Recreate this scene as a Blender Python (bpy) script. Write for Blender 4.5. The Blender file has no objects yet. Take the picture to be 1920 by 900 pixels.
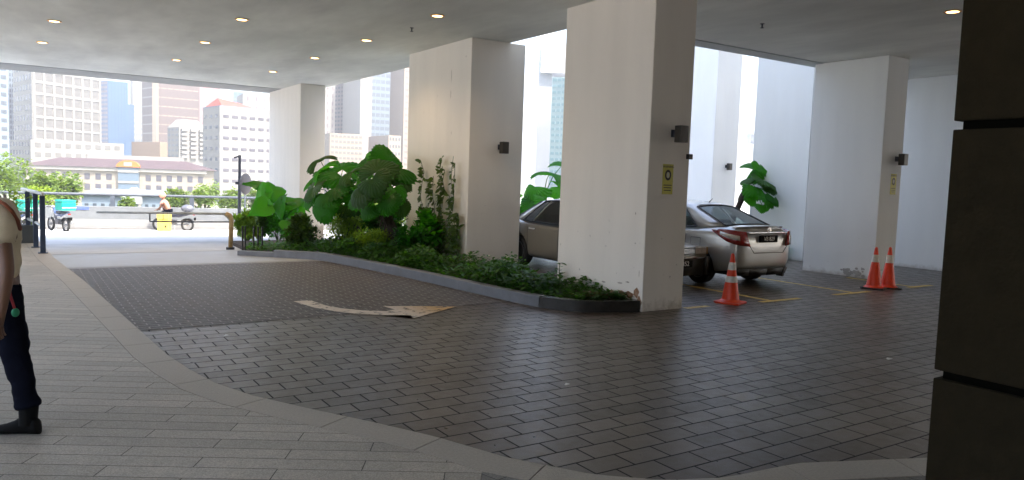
import bpy, bmesh, math, random
import numpy as np
from mathutils import Vector, Matrix
random.seed(7); rnd = random.Random(11)
C = bpy.data.collections.new('Scene'); bpy.context.scene.collection.children.link(C)
SC = bpy.context.scene
PI = math.pi
# ------------------------------------------------------------------ camera
CX, CY, F = 960.0, 450.0, 1411.0
def ray(px, py): return np.array([px-CX, -(py-CY), -F])
_y = ray(30, 305.); _y = _y/np.linalg.norm(_y)
_x = ray(3106, 408.); _x = _x-_y*_x.dot(_y); _x = _x/np.linalg.norm(_x)
_z = np.cross(_x, _y)
RW = np.array([_x, _y, _z])            # world = RW @ camera
EYE = 1.7
H = 4.2755                              # soffit height
SLOPE, Y0 = 0.05, 14.3                  # driveway falls away beyond Y0
def zg(y): return 0.0 if y < Y0 else -SLOPE*(min(y, 40.0)-Y0)
def g(px, py, z=0.0):
    d = RW@ray(px, py); t = (z-EYE)/d[2]; return (d[0]*t, d[1]*t)
def gs(px, py):                         # on the sloping driveway
    lo, hi = 1e-4, 1.0
    d = RW@ray(px, py); t = 0.001
    for i in range(60000):
        p = d*t
        if p[2]+EYE <= zg(p[1]): break
        t *= 1.0005
    return Vector((p[0], p[1], p[2]+EYE))
def at(px, py, D):
    d = RW@ray(px, py)*(D/F); return Vector((d[0], d[1], d[2]+EYE))
cam = bpy.data.cameras.new('camera'); camo = bpy.data.objects.new('camera', cam); C.objects.link(camo)
cam.sensor_width = 36; cam.lens = 36*F/1920; cam.clip_start = 0.05; cam.clip_end = 5000
M = Matrix([[*RW[0], 0], [*RW[1], 0], [*RW[2], EYE], [0, 0, 0, 1]])
camo.matrix_world = M
SC.camera = camo
# ------------------------------------------------------------------ world, sun, exposure
SUN_EL, SUN_AZ = math.radians(54), math.radians(160)   # azimuth measured clockwise from +Y
w = bpy.data.worlds.new('World'); SC.world = w; w.use_nodes = True
nt = w.node_tree; bg = nt.nodes['Background']
sky = nt.nodes.new('ShaderNodeTexSky'); sky.sky_type = 'NISHITA'; sky.sun_disc = False
sky.sun_elevation = SUN_EL; sky.sun_rotation = SUN_AZ; sky.dust_density = 5.0; sky.air_density = 1.0; sky.ozone_density = 1.0
nt.links.new(sky.outputs[0], bg.inputs[0]); bg.inputs[1].default_value = 0.15
sl = bpy.data.lights.new('sun', 'SUN'); sl.energy = 2.2; sl.angle = math.radians(3.0); sl.color = (1, .92, .80)
so = bpy.data.objects.new('sun', sl); C.objects.link(so)
sdir = Vector((math.sin(SUN_AZ)*math.cos(SUN_EL), math.cos(SUN_AZ)*math.cos(SUN_EL), math.sin(SUN_EL)))
so.rotation_euler = sdir.to_track_quat('Z', 'Y').to_euler(); so.location = (0, 0, 60)
SC.view_settings.view_transform = 'Standard'; SC.view_settings.look = 'None'
SC.view_settings.exposure = 2.42; SC.view_settings.gamma = 1
SC.render.engine = 'CYCLES'
cy = SC.cycles; cy.use_denoising = True
cy.max_bounces = 10; cy.diffuse_bounces = 6; cy.glossy_bounces = 4; cy.transparent_max_bounces = 12; cy.transmission_bounces = 4; cy.volume_bounces = 0
cy.caustics_reflective = False; cy.caustics_refractive = False; cy.sample_clamp_indirect = 8
cy.use_adaptive_sampling = True

# ------------------------------------------------------------------ materials
MATS = {}
def nodes_of(m): return m.node_tree.nodes, m.node_tree.links
def hexc(h):
    h = h.lstrip('#'); v = [int(h[i:i+2], 16)/255 for i in (0, 2, 4)]
    return tuple((c/12.92 if c <= .04045 else ((c+.055)/1.055)**2.4) for c in v)
def mat(name, col, rough=.6, var=.15, scale=3., bump=0., bscale=None, metal=0., spec=.5, rvar=0., coat=0., stretch=None, emis=None, estr=1., col2=None, detail=6.):
    if name in MATS: return MATS[name]
    m = bpy.data.materials.new(name); m.use_nodes = True; N, L = nodes_of(m); b = N['Principled BSDF']
    b.inputs['Roughness'].default_value = rough; b.inputs['Metallic'].default_value = metal
    b.inputs['Specular IOR Level'].default_value = spec; b.inputs['Coat Weight'].default_value = coat
    b.inputs['Coat Roughness'].default_value = .05
    tc = N.new('ShaderNodeTexCoord'); mp = N.new('ShaderNodeMapping'); L.new(tc.outputs['Object'], mp.inputs[0])
    if stretch: mp.inputs['Scale'].default_value = stretch
    no = N.new('ShaderNodeTexNoise'); no.inputs['Scale'].default_value = scale; no.inputs['Detail'].default_value = detail; no.inputs['Roughness'].default_value = .6
    L.new(mp.outputs[0], no.inputs['Vector'])
    cr = N.new('ShaderNodeValToRGB'); L.new(no.outputs['Fac'], cr.inputs[0])
    c1 = [max(0, c*(1-var)) for c in col]; c2 = list(col2) if col2 else [min(1, c*(1+var)) for c in col]
    cr.color_ramp.elements[0].position = .3; cr.color_ramp.elements[1].position = .7
    cr.color_ramp.elements[0].color = (*c1, 1); cr.color_ramp.elements[1].color = (*c2, 1)
    L.new(cr.outputs[0], b.inputs['Base Color'])
    if rvar:
        mr = N.new('ShaderNodeMapRange'); L.new(no.outputs['Fac'], mr.inputs[0]); mr.inputs[1].default_value = .3; mr.inputs[2].default_value = .7
        mr.inputs[3].default_value = max(.02, rough-rvar); mr.inputs[4].default_value = min(1, rough+rvar); L.new(mr.outputs[0], b.inputs['Roughness'])
    if bump:
        n2 = N.new('ShaderNodeTexNoise'); n2.inputs['Scale'].default_value = bscale or scale*5; n2.inputs['Detail'].default_value = 4; L.new(mp.outputs[0], n2.inputs['Vector'])
        bp = N.new('ShaderNodeBump'); bp.inputs['Strength'].default_value = bump; bp.inputs['Distance'].default_value = .02
        L.new(n2.outputs['Fac'], bp.inputs['Height']); L.new(bp.outputs[0], b.inputs['Normal'])
    if emis:
        b.inputs['Emission Color'].default_value = (*emis, 1); b.inputs['Emission Strength'].default_value = estr
    MATS[name] = m; return m

def math_node(N, L, op, a, bval):
    n = N.new('ShaderNodeMath'); n.operation = op
    for i, v in enumerate((a, bval)):
        if hasattr(v, 'node'): L.new(v, n.inputs[i])
        elif v is not None: n.inputs[i].default_value = v
    return n.outputs[0]

def brick_mat(name, c1, c2, cm, bw, rh, mortar, off, rot=0., rough=.4, rvar=.12, bumpd=.004, spec=.5, smooth=.15, grain=.2, patch=None, wavy=0., gritscale=140., gritdist=.0015):
    m = bpy.data.materials.new(name); m.use_nodes = True; N, L = nodes_of(m); b = N['Principled BSDF']
    tc = N.new('ShaderNodeTexCoord'); mp = N.new('ShaderNodeMapping'); mp.vector_type = 'POINT'
    L.new(tc.outputs['Object'], mp.inputs[0]); mp.inputs['Rotation'].default_value = (0, 0, -rot); mp.inputs['Location'].default_value = (-off[0], -off[1], 0)
    vec = mp.outputs[0]
    if wavy:
        wn = N.new('ShaderNodeTexNoise'); wn.inputs['Scale'].default_value = 1.7; L.new(vec, wn.inputs['Vector'])
        vs = N.new('ShaderNodeVectorMath'); vs.operation = 'SCALE'; vs.inputs['Scale'].default_value = wavy
        L.new(wn.outputs['Color'], vs.inputs[0]); va = N.new('ShaderNodeVectorMath'); va.operation = 'ADD'
        L.new(vec, va.inputs[0]); L.new(vs.outputs[0], va.inputs[1]); vec = va.outputs[0]
    br = N.new('ShaderNodeTexBrick'); L.new(vec, br.inputs['Vector'])
    br.inputs['Scale'].default_value = 1; br.inputs['Brick Width'].default_value = bw; br.inputs['Row Height'].default_value = rh
    br.inputs['Mortar Size'].default_value = mortar; br.inputs['Mortar Smooth'].default_value = smooth; br.offset = .5
    br.inputs['Color1'].default_value = (*c1, 1); br.inputs['Color2'].default_value = (*c2, 1); br.inputs['Mortar'].default_value = (*cm, 1); br.inputs['Bias'].default_value = 0
    # large wear patches
    n1 = N.new('ShaderNodeTexNoise'); n1.inputs['Scale'].default_value = .55; n1.inputs['Detail'].default_value = 5; L.new(tc.outputs['Object'], n1.inputs['Vector'])
    n2 = N.new('ShaderNodeTexNoise'); n2.inputs['Scale'].default_value = gritscale; n2.inputs['Detail'].default_value = 3; L.new(tc.outputs['Object'], n2.inputs['Vector'])
    n3 = N.new('ShaderNodeTexNoise'); n3.inputs['Scale'].default_value = 9; n3.inputs['Detail'].default_value = 6; n3.inputs['Roughness'].default_value = .7; L.new(tc.outputs['Object'], n3.inputs['Vector'])
    mx = N.new('ShaderNodeMix'); mx.data_type = 'RGBA'; mx.blend_type = 'MIX'
    L.new(br.outputs['Color'], mx.inputs[6])
    pc = patch or tuple(c*.7 for c in c1)
    mx.inputs[7].default_value = (*pc, 1)
    f1 = N.new('ShaderNodeMapRange'); L.new(n1.outputs['Fac'], f1.inputs[0]); f1.inputs[1].default_value = .42; f1.inputs[2].default_value = .68; f1.inputs[4].default_value = .75
    inv = math_node(N, L, 'SUBTRACT', 1.0, br.outputs['Fac'])
    fm = math_node(N, L, 'MULTIPLY', f1.outputs[0], inv); L.new(fm, mx.inputs[0])
    hv = N.new('ShaderNodeMix'); hv.data_type = 'RGBA'; hv.blend_type = 'MULTIPLY'; hv.inputs[0].default_value = 1
    L.new(mx.outputs[2], hv.inputs[6])
    gr = N.new('ShaderNodeMapRange'); L.new(n2.outputs['Fac'], gr.inputs[0]); gr.inputs[1].default_value = .3; gr.inputs[2].default_value = .7; gr.inputs[3].default_value = 1-grain; gr.inputs[4].default_value = 1+grain
    g3 = N.new('ShaderNodeMapRange'); L.new(n3.outputs['Fac'], g3.inputs[0]); g3.inputs[1].default_value = .3; g3.inputs[2].default_value = .7; g3.inputs[3].default_value = .85; g3.inputs[4].default_value = 1.12
    gg = math_node(N, L, 'MULTIPLY', gr.outputs[0], g3.outputs[0])
    cc = N.new('ShaderNodeCombineColor'); [L.new(gg, cc.inputs[i]) for i in range(3)]
    L.new(cc.outputs[0], hv.inputs[7]); L.new(hv.outputs[2], b.inputs['Base Color'])
    rr = N.new('ShaderNodeMapRange'); L.new(n3.outputs['Fac'], rr.inputs[0]); rr.inputs[1].default_value = .3; rr.inputs[2].default_value = .7; rr.inputs[3].default_value = max(.05, rough-rvar); rr.inputs[4].default_value = rough+rvar
    rm = math_node(N, L, 'MAXIMUM', rr.outputs[0], math_node(N, L, 'MULTIPLY', br.outputs['Fac'], .85))
    L.new(rm, b.inputs['Roughness']); b.inputs['Specular IOR Level'].default_value = spec
    bp = N.new('ShaderNodeBump'); bp.invert = True; bp.inputs['Distance'].default_value = bumpd; bp.inputs['Strength'].default_value = 1; L.new(br.outputs['Fac'], bp.inputs['Height'])
    b2 = N.new('ShaderNodeBump'); b2.inputs['Distance'].default_value = gritdist; b2.inputs['Strength'].default_value = 1; L.new(n2.outputs['Fac'], b2.inputs['Height']); L.new(bp.outputs[0], b2.inputs['Normal'])
    b3 = N.new('ShaderNodeBump'); b3.inputs['Distance'].default_value = .0014; b3.inputs['Strength'].default_value = 1; L.new(n3.outputs['Fac'], b3.inputs['Height']); L.new(b2.outputs[0], b3.inputs['Normal'])
    L.new(b3.outputs[0], b.inputs['Normal'])
    return m

def wall_mat(name, col, stain=(.30, .24, .17), stain_h=.45, streak=.12, rough=.75):
    m = bpy.data.materials.new(name); m.use_nodes = True; N, L = nodes_of(m); b = N['Principled BSDF']; b.inputs['Roughness'].default_value = rough
    tc = N.new('ShaderNodeTexCoord')
    mp = N.new('ShaderNodeMapping'); mp.inputs['Scale'].default_value = (2.2, 2.2, .35); L.new(tc.outputs['Object'], mp.inputs[0])
    n1 = N.new('ShaderNodeTexNoise'); n1.inputs['Scale'].default_value = 1.5; n1.inputs['Detail'].default_value = 7; L.new(mp.outputs[0], n1.inputs['Vector'])
    n2 = N.new('ShaderNodeTexNoise'); n2.inputs['Scale'].default_value = 7; n2.inputs['Detail'].default_value = 8; n2.inputs['Roughness'].default_value = .7; L.new(tc.outputs['Object'], n2.inputs['Vector'])
    n3 = N.new('ShaderNodeTexNoise'); n3.inputs['Scale'].default_value = 19; n3.inputs['Detail'].default_value = 2; L.new(tc.outputs['Object'], n3.inputs['Vector'])
    sx = N.new('ShaderNodeSeparateXYZ'); L.new(tc.outputs['Object'], sx.inputs[0])
    r1 = N.new('ShaderNodeMapRange'); L.new(n1.outputs['Fac'], r1.inputs[0]); r1.inputs[1].default_value = .35; r1.inputs[2].default_value = .7; r1.inputs[3].default_value = 0; r1.inputs[4].default_value = streak
    mxa = N.new('ShaderNodeMix'); mxa.data_type = 'RGBA'; mxa.inputs[6].default_value = (*col, 1); mxa.inputs[7].default_value = (*[c*.55 for c in col], 1); L.new(r1.outputs[0], mxa.inputs[0])
    # base splash zone: ragged edge height from noise
    hgt = N.new('ShaderNodeMapRange'); L.new(n2.outputs['Fac'], hgt.inputs[0]); hgt.inputs[1].default_value = .35; hgt.inputs[2].default_value = .7; hgt.inputs[3].default_value = 0; hgt.inputs[4].default_value = stain_h
    df = math_node(N, L, 'SUBTRACT', hgt.outputs[0], sx.outputs[2])
    fr = N.new('ShaderNodeMapRange'); L.new(df, fr.inputs[0]); fr.inputs[1].default_value = -.05; fr.inputs[2].default_value = .12; fr.inputs[4].default_value = .75
    mxb = N.new('ShaderNodeMix'); mxb.data_type = 'RGBA'; L.new(fr.outputs[0], mxb.inputs[0]); L.new(mxa.outputs[2], mxb.inputs[6]); mxb.inputs[7].default_value = (*stain, 1)
    # small chips
    ch = N.new('ShaderNodeMapRange'); L.new(n3.outputs['Fac'], ch.inputs[0]); ch.inputs[1].default_value = .735; ch.inputs[2].default_value = .76; ch.inputs[4].default_value = .55
    lowz = N.new('ShaderNodeMapRange'); L.new(sx.outputs[2], lowz.inputs[0]); lowz.inputs[1].default_value = 2.2; lowz.inputs[2].default_value = .4
    cf = math_node(N, L, 'MULTIPLY', ch.outputs[0], lowz.outputs[0])
    mxc = N.new('ShaderNodeMix'); mxc.data_type = 'RGBA'; L.new(cf, mxc.inputs[0]); L.new(mxb.outputs[2], mxc.inputs[6]); mxc.inputs[7].default_value = (.22, .2, .19, 1)
    L.new(mxc.outputs[2], b.inputs['Base Color'])
    bp = N.new('ShaderNodeBump'); bp.inputs['Distance'].default_value = .004; bp.inputs['Strength'].default_value = .6; L.new(n2.outputs['Fac'], bp.inputs['Height']); L.new(bp.outputs[0], b.inputs['Normal'])
    return m

def leaf_mat(name, c1, c2, trans=.45, rough=.35, scale=2.5):
    m = bpy.data.materials.new(name); m.use_nodes = True; N, L = nodes_of(m); b = N['Principled BSDF']
    oi = N.new('ShaderNodeObjectInfo'); ge = N.new('ShaderNodeNewGeometry')
    cr = N.new('ShaderNodeValToRGB'); cr.color_ramp.elements[0].color = (*c1, 1); cr.color_ramp.elements[1].color = (*c2, 1)
    ad = math_node(N, L, 'ADD', ge.outputs['Random Per Island'], math_node(N, L, 'MULTIPLY', oi.outputs['Random'], .5))
    L.new(math_node(N, L, 'MULTIPLY', ad, .67), cr.inputs[0]); L.new(cr.outputs[0], b.inputs['Base Color'])
    b.inputs['Roughness'].default_value = rough; b.inputs['Specular IOR Level'].default_value = .3
    tr = N.new('ShaderNodeBsdfTranslucent'); mc = N.new('ShaderNodeMix'); mc.data_type = 'RGBA'; mc.blend_type = 'MULTIPLY'; mc.inputs[0].default_value = 1
    L.new(cr.outputs[0], mc.inputs[6]); mc.inputs[7].default_value = (2.6, 2.4, .7, 1); L.new(mc.outputs[2], tr.inputs[0])
    ms = N.new('ShaderNodeMixShader'); ms.inputs[0].default_value = trans; L.new(b.outputs[0], ms.inputs[1]); L.new(tr.outputs[0], ms.inputs[2])
    L.new(ms.outputs[0], N['Material Output'].inputs[0]); return m

def glass_mat(name, tint, alpha=.6, rough=.03):
    m = bpy.data.materials.new(name); m.use_nodes = True; N, L = nodes_of(m); b = N['Principled BSDF']
    b.inputs['Base Color'].default_value = (*tint, 1); b.inputs['Roughness'].default_value = rough
    tr = N.new('ShaderNodeBsdfTransparent'); tr.inputs[0].default_value = (.45, .55, .55, 1)
    ms = N.new('ShaderNodeMixShader'); ms.inputs[0].default_value = alpha; L.new(tr.outputs[0], ms.inputs[1]); L.new(b.outputs[0], ms.inputs[2])
    L.new(ms.outputs[0], N['Material Output'].inputs[0]); return m

def arrow_mat():
    m = mat('worn_arrow_paint', (.6, .52, .42), .6, .12, 6)
    N, L = nodes_of(m); b = N['Principled BSDF']
    tc = N.new('ShaderNodeTexCoord'); n = N.new('ShaderNodeTexNoise'); n.inputs['Scale'].default_value = 11; n.inputs['Detail'].default_value = 8; L.new(tc.outputs['Object'], n.inputs['Vector'])
    mr = N.new('ShaderNodeMapRange'); L.new(n.outputs['Fac'], mr.inputs[0]); mr.inputs[1].default_value = .36; mr.inputs[2].default_value = .42
    L.new(mr.outputs[0], b.inputs['Alpha']); mr.inputs[1].default_value = .33; mr.inputs[2].default_value = .43
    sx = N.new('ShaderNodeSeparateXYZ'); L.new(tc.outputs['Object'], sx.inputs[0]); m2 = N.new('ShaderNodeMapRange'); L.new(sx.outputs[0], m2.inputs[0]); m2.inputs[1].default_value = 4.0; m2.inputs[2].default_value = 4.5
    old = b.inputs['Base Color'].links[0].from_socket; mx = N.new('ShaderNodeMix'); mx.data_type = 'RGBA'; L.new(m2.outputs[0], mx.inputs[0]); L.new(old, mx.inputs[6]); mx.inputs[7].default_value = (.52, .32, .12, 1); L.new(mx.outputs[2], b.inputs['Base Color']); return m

# ------------------------------------------------------------------ mesh helpers
class MB:
    def __init__(s): s.v = []; s.f = []
    def add(s, vs, fs):
        o = len(s.v); s.v += [tuple(v) for v in vs]; s.f += [tuple(i+o for i in f) for f in fs]; return s
    def box(s, a, b, M=None):
        x0, y0, z0 = a; x1, y1, z1 = b
        vs = [Vector(p) for p in ((x0,y0,z0),(x1,y0,z0),(x1,y1,z0),(x0,y1,z0),(x0,y0,z1),(x1,y0,z1),(x1,y1,z1),(x0,y1,z1))]
        if M: vs = [M@p for p in vs]
        return s.add(vs, [(3,2,1,0),(4,5,6,7),(0,1,5,4),(1,2,6,5),(2,3,7,6),(3,0,4,7)])
    def prism(s, pts, z0, z1):
        """pts: xy polygon CCW; z0,z1 numbers or functions of (x,y)"""
        n = len(pts); a = z0 if callable(z0) else (lambda x, y: z0); b = z1 if callable(z1) else (lambda x, y: z1)
        vs = [(p[0], p[1], a(*p[:2])) for p in pts]+[(p[0], p[1], b(*p[:2])) for p in pts]
        return s.add(vs, [tuple(reversed(range(n))), tuple(range(n, 2*n))]+[(i, (i+1) % n, n+(i+1) % n, n+i) for i in range(n)])
    def tube(s, pts, r, seg=8, caps=True):
        pts = [Vector(p) for p in pts]; n = len(pts); rs = r if isinstance(r, (list, tuple)) else [r]*n
        vs = []; prev = None
        for i, p in enumerate(pts):
            t = (pts[min(i+1, n-1)]-pts[max(i-1, 0)]).normalized()
            if prev is None: prev = t.orthogonal().normalized()
            u = (prev-t*prev.dot(t)); u = u.normalized() if u.length > 1e-6 else t.orthogonal().normalized(); prev = u; v_ = t.cross(u)
            for k in range(seg):
                a = 2*PI*k/seg; vs.append(p+(u*math.cos(a)+v_*math.sin(a))*rs[i])
        fs = [(i*seg+k, i*seg+(k+1) % seg, (i+1)*seg+(k+1) % seg, (i+1)*seg+k) for i in range(n-1) for k in range(seg)]
        if caps: fs += [tuple(reversed(range(seg))), tuple(range((n-1)*seg, n*seg))]
        return s.add(vs, fs)
    def lathe(s, prof, seg=20, M=None):
        vs = []
        for (r, z) in prof:
            for k in range(seg):
                a = 2*PI*k/seg; p = Vector((r*math.cos(a), r*math.sin(a), z)); vs.append(M@p if M else p)
        fs = [(i*seg+k, i*seg+(k+1) % seg, (i+1)*seg+(k+1) % seg, (i+1)*seg+k) for i in range(len(prof)-1) for k in range(seg)]
        fs += [tuple(reversed(range(seg))), tuple(range((len(prof)-1)*seg, len(prof)*seg))]
        return s.add(vs, fs)
    def torus(s, c, R, r, axis='x', seg=24, ss=8):
        vs = []
        for i in range(seg):
            a = 2*PI*i/seg
            for k in range(ss):
                b = 2*PI*k/ss; rr = R+r*math.cos(b); q = (r*math.sin(b), rr*math.cos(a), rr*math.sin(a))
                if axis == 'y': q = (q[1], q[0], q[2])
                vs.append((c[0]+q[0], c[1]+q[1], c[2]+q[2]))
        return s.add(vs, [(i*ss+k, i*ss+(k+1) % ss, ((i+1) % seg)*ss+(k+1) % ss, ((i+1) % seg)*ss+k) for i in range(seg) for k in range(ss)])
    def sphere(s, c, r, seg=12, rings=8):
        rx, ry, rz = r if isinstance(r, tuple) else (r, r, r)
        return s.lathe([(max(1e-3, math.sin(PI*i/rings)), -math.cos(PI*i/rings)) for i in range(rings+1)], seg, Matrix.Translation(c)@Matrix.Diagonal((rx, ry, rz, 1)))
    def mesh(s, name, smooth=False, fix=True):
        me = bpy.data.meshes.new(name); me.from_pydata(s.v, [], s.f)
        if fix:
            bm = bmesh.new(); bm.from_mesh(me); bmesh.ops.recalc_face_normals(bm, faces=bm.faces); bm.to_mesh(me); bm.free()
        if smooth is True: me.polygons.foreach_set('use_smooth', [True]*len(me.polygons))
        elif smooth:
            me.polygons.foreach_set('use_smooth', [True]*len(me.polygons)); me.set_sharp_from_angle(angle=math.radians(smooth))
        return me
    def build(s, name, m, parent=None, smooth=False, loc=None, bevel=0, fix=True):
        o = bpy.data.objects.new(name, s.mesh(name, smooth, fix)); C.objects.link(o); o.data.materials.append(m)
        if parent: o.parent = parent
        if loc: o.location = loc
        if bevel:
            b = o.modifiers.new('bevel', 'BEVEL'); b.width = bevel; b.segments = 2; b.limit_method = 'ANGLE'; b.angle_limit = .6
        return o
def tag(o, label=None, cat=None, group=None, kind=None):
    if label: o['label'] = label
    if cat: o['category'] = cat
    if group: o['group'] = group
    if kind: o['kind'] = kind
    return o
def empty(name, loc, label, cat, group=None, rz=0):
    o = bpy.data.objects.new(name, None); C.objects.link(o); o.location = loc; o.rotation_euler = (0, 0, rz); o.empty_display_size = .1
    return tag(o, label, cat, group)
def copy_tree(o, loc=None, rz=None, label=None, parent=None):
    c = o.copy(); C.objects.link(c)
    if parent: c.parent = parent
    if loc is not None: c.location = loc
    if rz is not None: c.rotation_euler = (0, 0, rz)
    if label: c['label'] = label
    for ch in [x for x in bpy.data.objects if x.parent == o and x.name in C.objects]: copy_tree(ch, parent=c)
    return c
def bake(o):
    dg = bpy.context.evaluated_depsgraph_get(); dg.update(); me = bpy.data.meshes.new_from_object(o.evaluated_get(dg))
    o.modifiers.clear(); o.data = me; return o
def text_obj(body, name, m, parent, size, M, extrude=.002):
    cu = bpy.data.curves.new(name, 'FONT'); cu.body = body; cu.size = size; cu.align_x = 'CENTER'; cu.align_y = 'CENTER'; cu.extrude = extrude
    t = bpy.data.objects.new(name, cu); C.objects.link(t); dg = bpy.context.evaluated_depsgraph_get(); me = bpy.data.meshes.new_from_object(t.evaluated_get(dg))
    bpy.data.objects.remove(t); o = bpy.data.objects.new(name, me); C.objects.link(o); me.materials.clear(); me.materials.append(m); o.parent = parent; o.matrix_local = M; return o
def struct(o): o['kind'] = 'structure'; return o

# ------------------------------------------------------------------ palette
paver = brick_mat('paver_grey', (.145, .122, .094), (.066, .050, .034), (.006, .005, .004), .3042, .193, .007, (4.63, 3.08), rough=.36, rvar=.1, bumpd=.006, spec=.5, patch=(.062, .036, .020), grain=.18)
setts = brick_mat('sett_dark', (.034, .027, .024), (.017, .014, .013), (.32, .30, .28), .21, .105, .008, (0, 0), rough=.5, rvar=.12, bumpd=-.003, spec=.3, grain=.3, patch=(.045, .024, .014), gritscale=50)
ramp_m = mat('ramp_concrete', (.30, .30, .30), .42, .14, 2.5, .25, 60, rvar=.1)
plank_rot = math.atan2(-.522, .853)
plank = brick_mat('granite_plank', (.44, .40, .335), (.33, .30, .25), (.06, .055, .05), .952, .1541, .003, (-2.1, 4.205), rot=plank_rot, rough=.5, rvar=.1, bumpd=.003, spec=.45, grain=.3, gritscale=110)
plank2 = brick_mat('granite_plank_turned', (.25, .235, .205), (.2, .19, .168), (.06, .055, .05), .95, .12, .003, (.1, .05), rot=math.radians(-75), rough=.55, rvar=.1, bumpd=.003, spec=.4, grain=.3, gritscale=110)
border_m = mat('granite_border', (.40, .36, .30), .55, .15, 60, .4, 150, rvar=.08)
white_wall = wall_mat('white_plaster', (.84, .79, .72), stain=(.42, .36, .29), stain_h=.22)
clean_wall = wall_mat('white_plaster_clean', (.86, .88, .88), stain_h=.10, streak=.1)
ceil_m = mat('soffit_paint', (.74, .75, .71), .8, .18, 1.0, .15, 3, stretch=(1, .35, 1), detail=9)
dark_stone = mat('dark_stone_cladding', (.022, .0175, .0095), .95, .15, 8, .35, 40, spec=.1)
kerb_m = mat('kerb_granite', (.145, .15, .165), .45, .18, 5, .15, 60, rvar=.1)
kerb_dark = mat('kerb_dark_tile', (.03, .028, .025), .25, .3, 6, .1, 40)
soil = mat('soil', (.05, .035, .025), .95, .4, 12, 1, 40)
concrete_out = mat('outdoor_concrete', (.50, .50, .50), .8, .12, 1.2, .2, 30)
yellow_paint = mat('yellow_line_paint', (.62, .44, .11), .6, .3, 14)
metal_dark = mat('dark_metal', (.05, .055, .07), .45, .2, 5, metal=.3)
steel = mat('galvanised_steel', (.38, .40, .42), .4, .15, 8, metal=.5)
black = mat('black_plastic', (.018, .018, .018), .5, .2, 10)
rubber = mat('tyre_rubber', (.02, .02, .02), .8, .2, 20)
chrome = mat('chrome', (.75, .75, .75), .12, .05, 5, metal=1)
rimm = mat('alloy_rim', (.25, .25, .26), .35, .1, 5, metal=.9)

# ------------------------------------------------------------------ ground
OUT = [(-6, 19.5), (.38, 19.5), (.55, 15.79), (.80, 12.6), (1.04, 8.57), (1.11, 7.34), (1.19, 6.69), (1.29, 6.15), (1.46, 5.68), (1.74, 5.16), (2.01, 4.7), (2.25, 4.25), (2.46, 3.72), (2.76, 3.25), (3.08, 2.98), (3.42, 2.84), (4.0, 2.78), (4.84, 2.43), (6.5, 1.5), (9, 0.4), (14, -1.2)]
road = MB()   # driveway: one sheet, flat then falling away
xs = [-30, 40]; ys = [-9, 14.3, 40.0, 60]
for i in range(3): road.add([(xs[0], ys[i], zg(ys[i])), (xs[1], ys[i], zg(ys[i])), (xs[1], ys[i+1], zg(ys[i+1])), (xs[0], ys[i+1], zg(ys[i+1]))], [(0, 1, 2, 3)])
def sheet(name, m, pts, dz, cuts=()):
    mb = MB(); mb.add([(p[0], p[1], zg(p[1])+dz) for p in pts], [tuple(range(len(pts)))]); return struct(mb.build(name, m, fix=False))
# paved forecourt
sheet('paved_forecourt', paver, [(-9, -9), (24, -9), (24, 14.3), (-9, 14.3)], 0)
sheet('side_yard', concrete_out, [(-60, -9), (-9, -9), (-9, 18.5), (-60, 18.5)], 0)
sheet('cobbled_driveway', setts, [(.7, 8.53), (6.4, 8.64), (6.4, 14.1), (.5, 14.1)], .004)
sheet('drain_strip', mat('drain_strip', (.24, .24, .24), .6, .15, 20), [(.2, 14.1), (6.4, 14.1), (6.4, 14.29), (.2, 14.29)], .004)
sheet('ramp', ramp_m, [(-9, 14.3), (24, 14.3), (24, 18.5), (-9, 18.5)], 0)
WD = lambda px: at(px, 400, 34.3+(px-250)*.0055)
WL = WD(-1300); WR = WD(700)
sheet('outer_road', concrete_out, [(-60, 18.5), (24, 18.5), (WR.x, WR.y), (WL.x, WL.y)], 0)
for yy in (18.45, 23.3): sheet('expansion_joint', mat('joint_dark', (.08, .08, .08), .9), [(.48, yy), (7, yy), (7, yy+.06), (.48, yy+.06)], .005)
city_ground = MB(); city_ground.add([(-1250, 20, -8.5), (1250, 20, -8.5), (1250, 1250, -8.5), (-1250, 1250, -8.5)], [(0, 1, 2, 3)])
struct(city_ground.build('ground', mat('city_ground', (.2, .22, .16), .9, .3, .02)))
sg = MB(); sg.add([(24, -40, -.02), (900, -40, -.02), (900, 60, -.02), (24, 60, -.02)], [(0, 1, 2, 3)]); struct(sg.build('side_ground', concrete_out))

# pavement (granite planks) with slab border
inner = []
pts = [Vector((p[0], p[1])) for p in OUT[1:]]
def offset_path(pts, d):
    out = []
    for i, p in enumerate(pts):
        t = (pts[min(i+1, len(pts)-1)]-pts[max(i-1, 0)]).normalized(); out.append(p+Vector((t.y, -t.x))*d)
    return out
BW = .27
inn = offset_path(pts, BW)
SPL = 11
walk = MB()
i0 = 12  # split index between plank directions
pa = [p for p in inn[:i0+1]]
poly = [(-9, 19.5), (.1, 19.5)]+[(p.x, p.y) for p in inn[0:i0]]
Pk = inn[i0-1]
# joint line from border knee towards the camera-left
kd = Vector((1.83-2.28, 3.71-4.35)).normalized()
far = Vector((Pk.x, Pk.y))+kd*11
poly += [(far.x, far.y), (-9, far.y)]
walk.prism(list(reversed(poly)), -.05, .012); struct(walk.build('pavement', plank))
w2 = MB(); poly2 = [(Pk.x, Pk.y)]+[(p.x, p.y) for p in inn[i0:]]+[(14, -9), (far.x, -9), (far.x, far.y)]
poly2 = [(p[0]+.004, p[1]) if i in (0, len(poly2)-1) else p for i, p in enumerate(poly2)]
w2.prism(list(reversed(poly2)), -.05, .0125); struct(w2.build('pavement_by_entrance', plank2))
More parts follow.
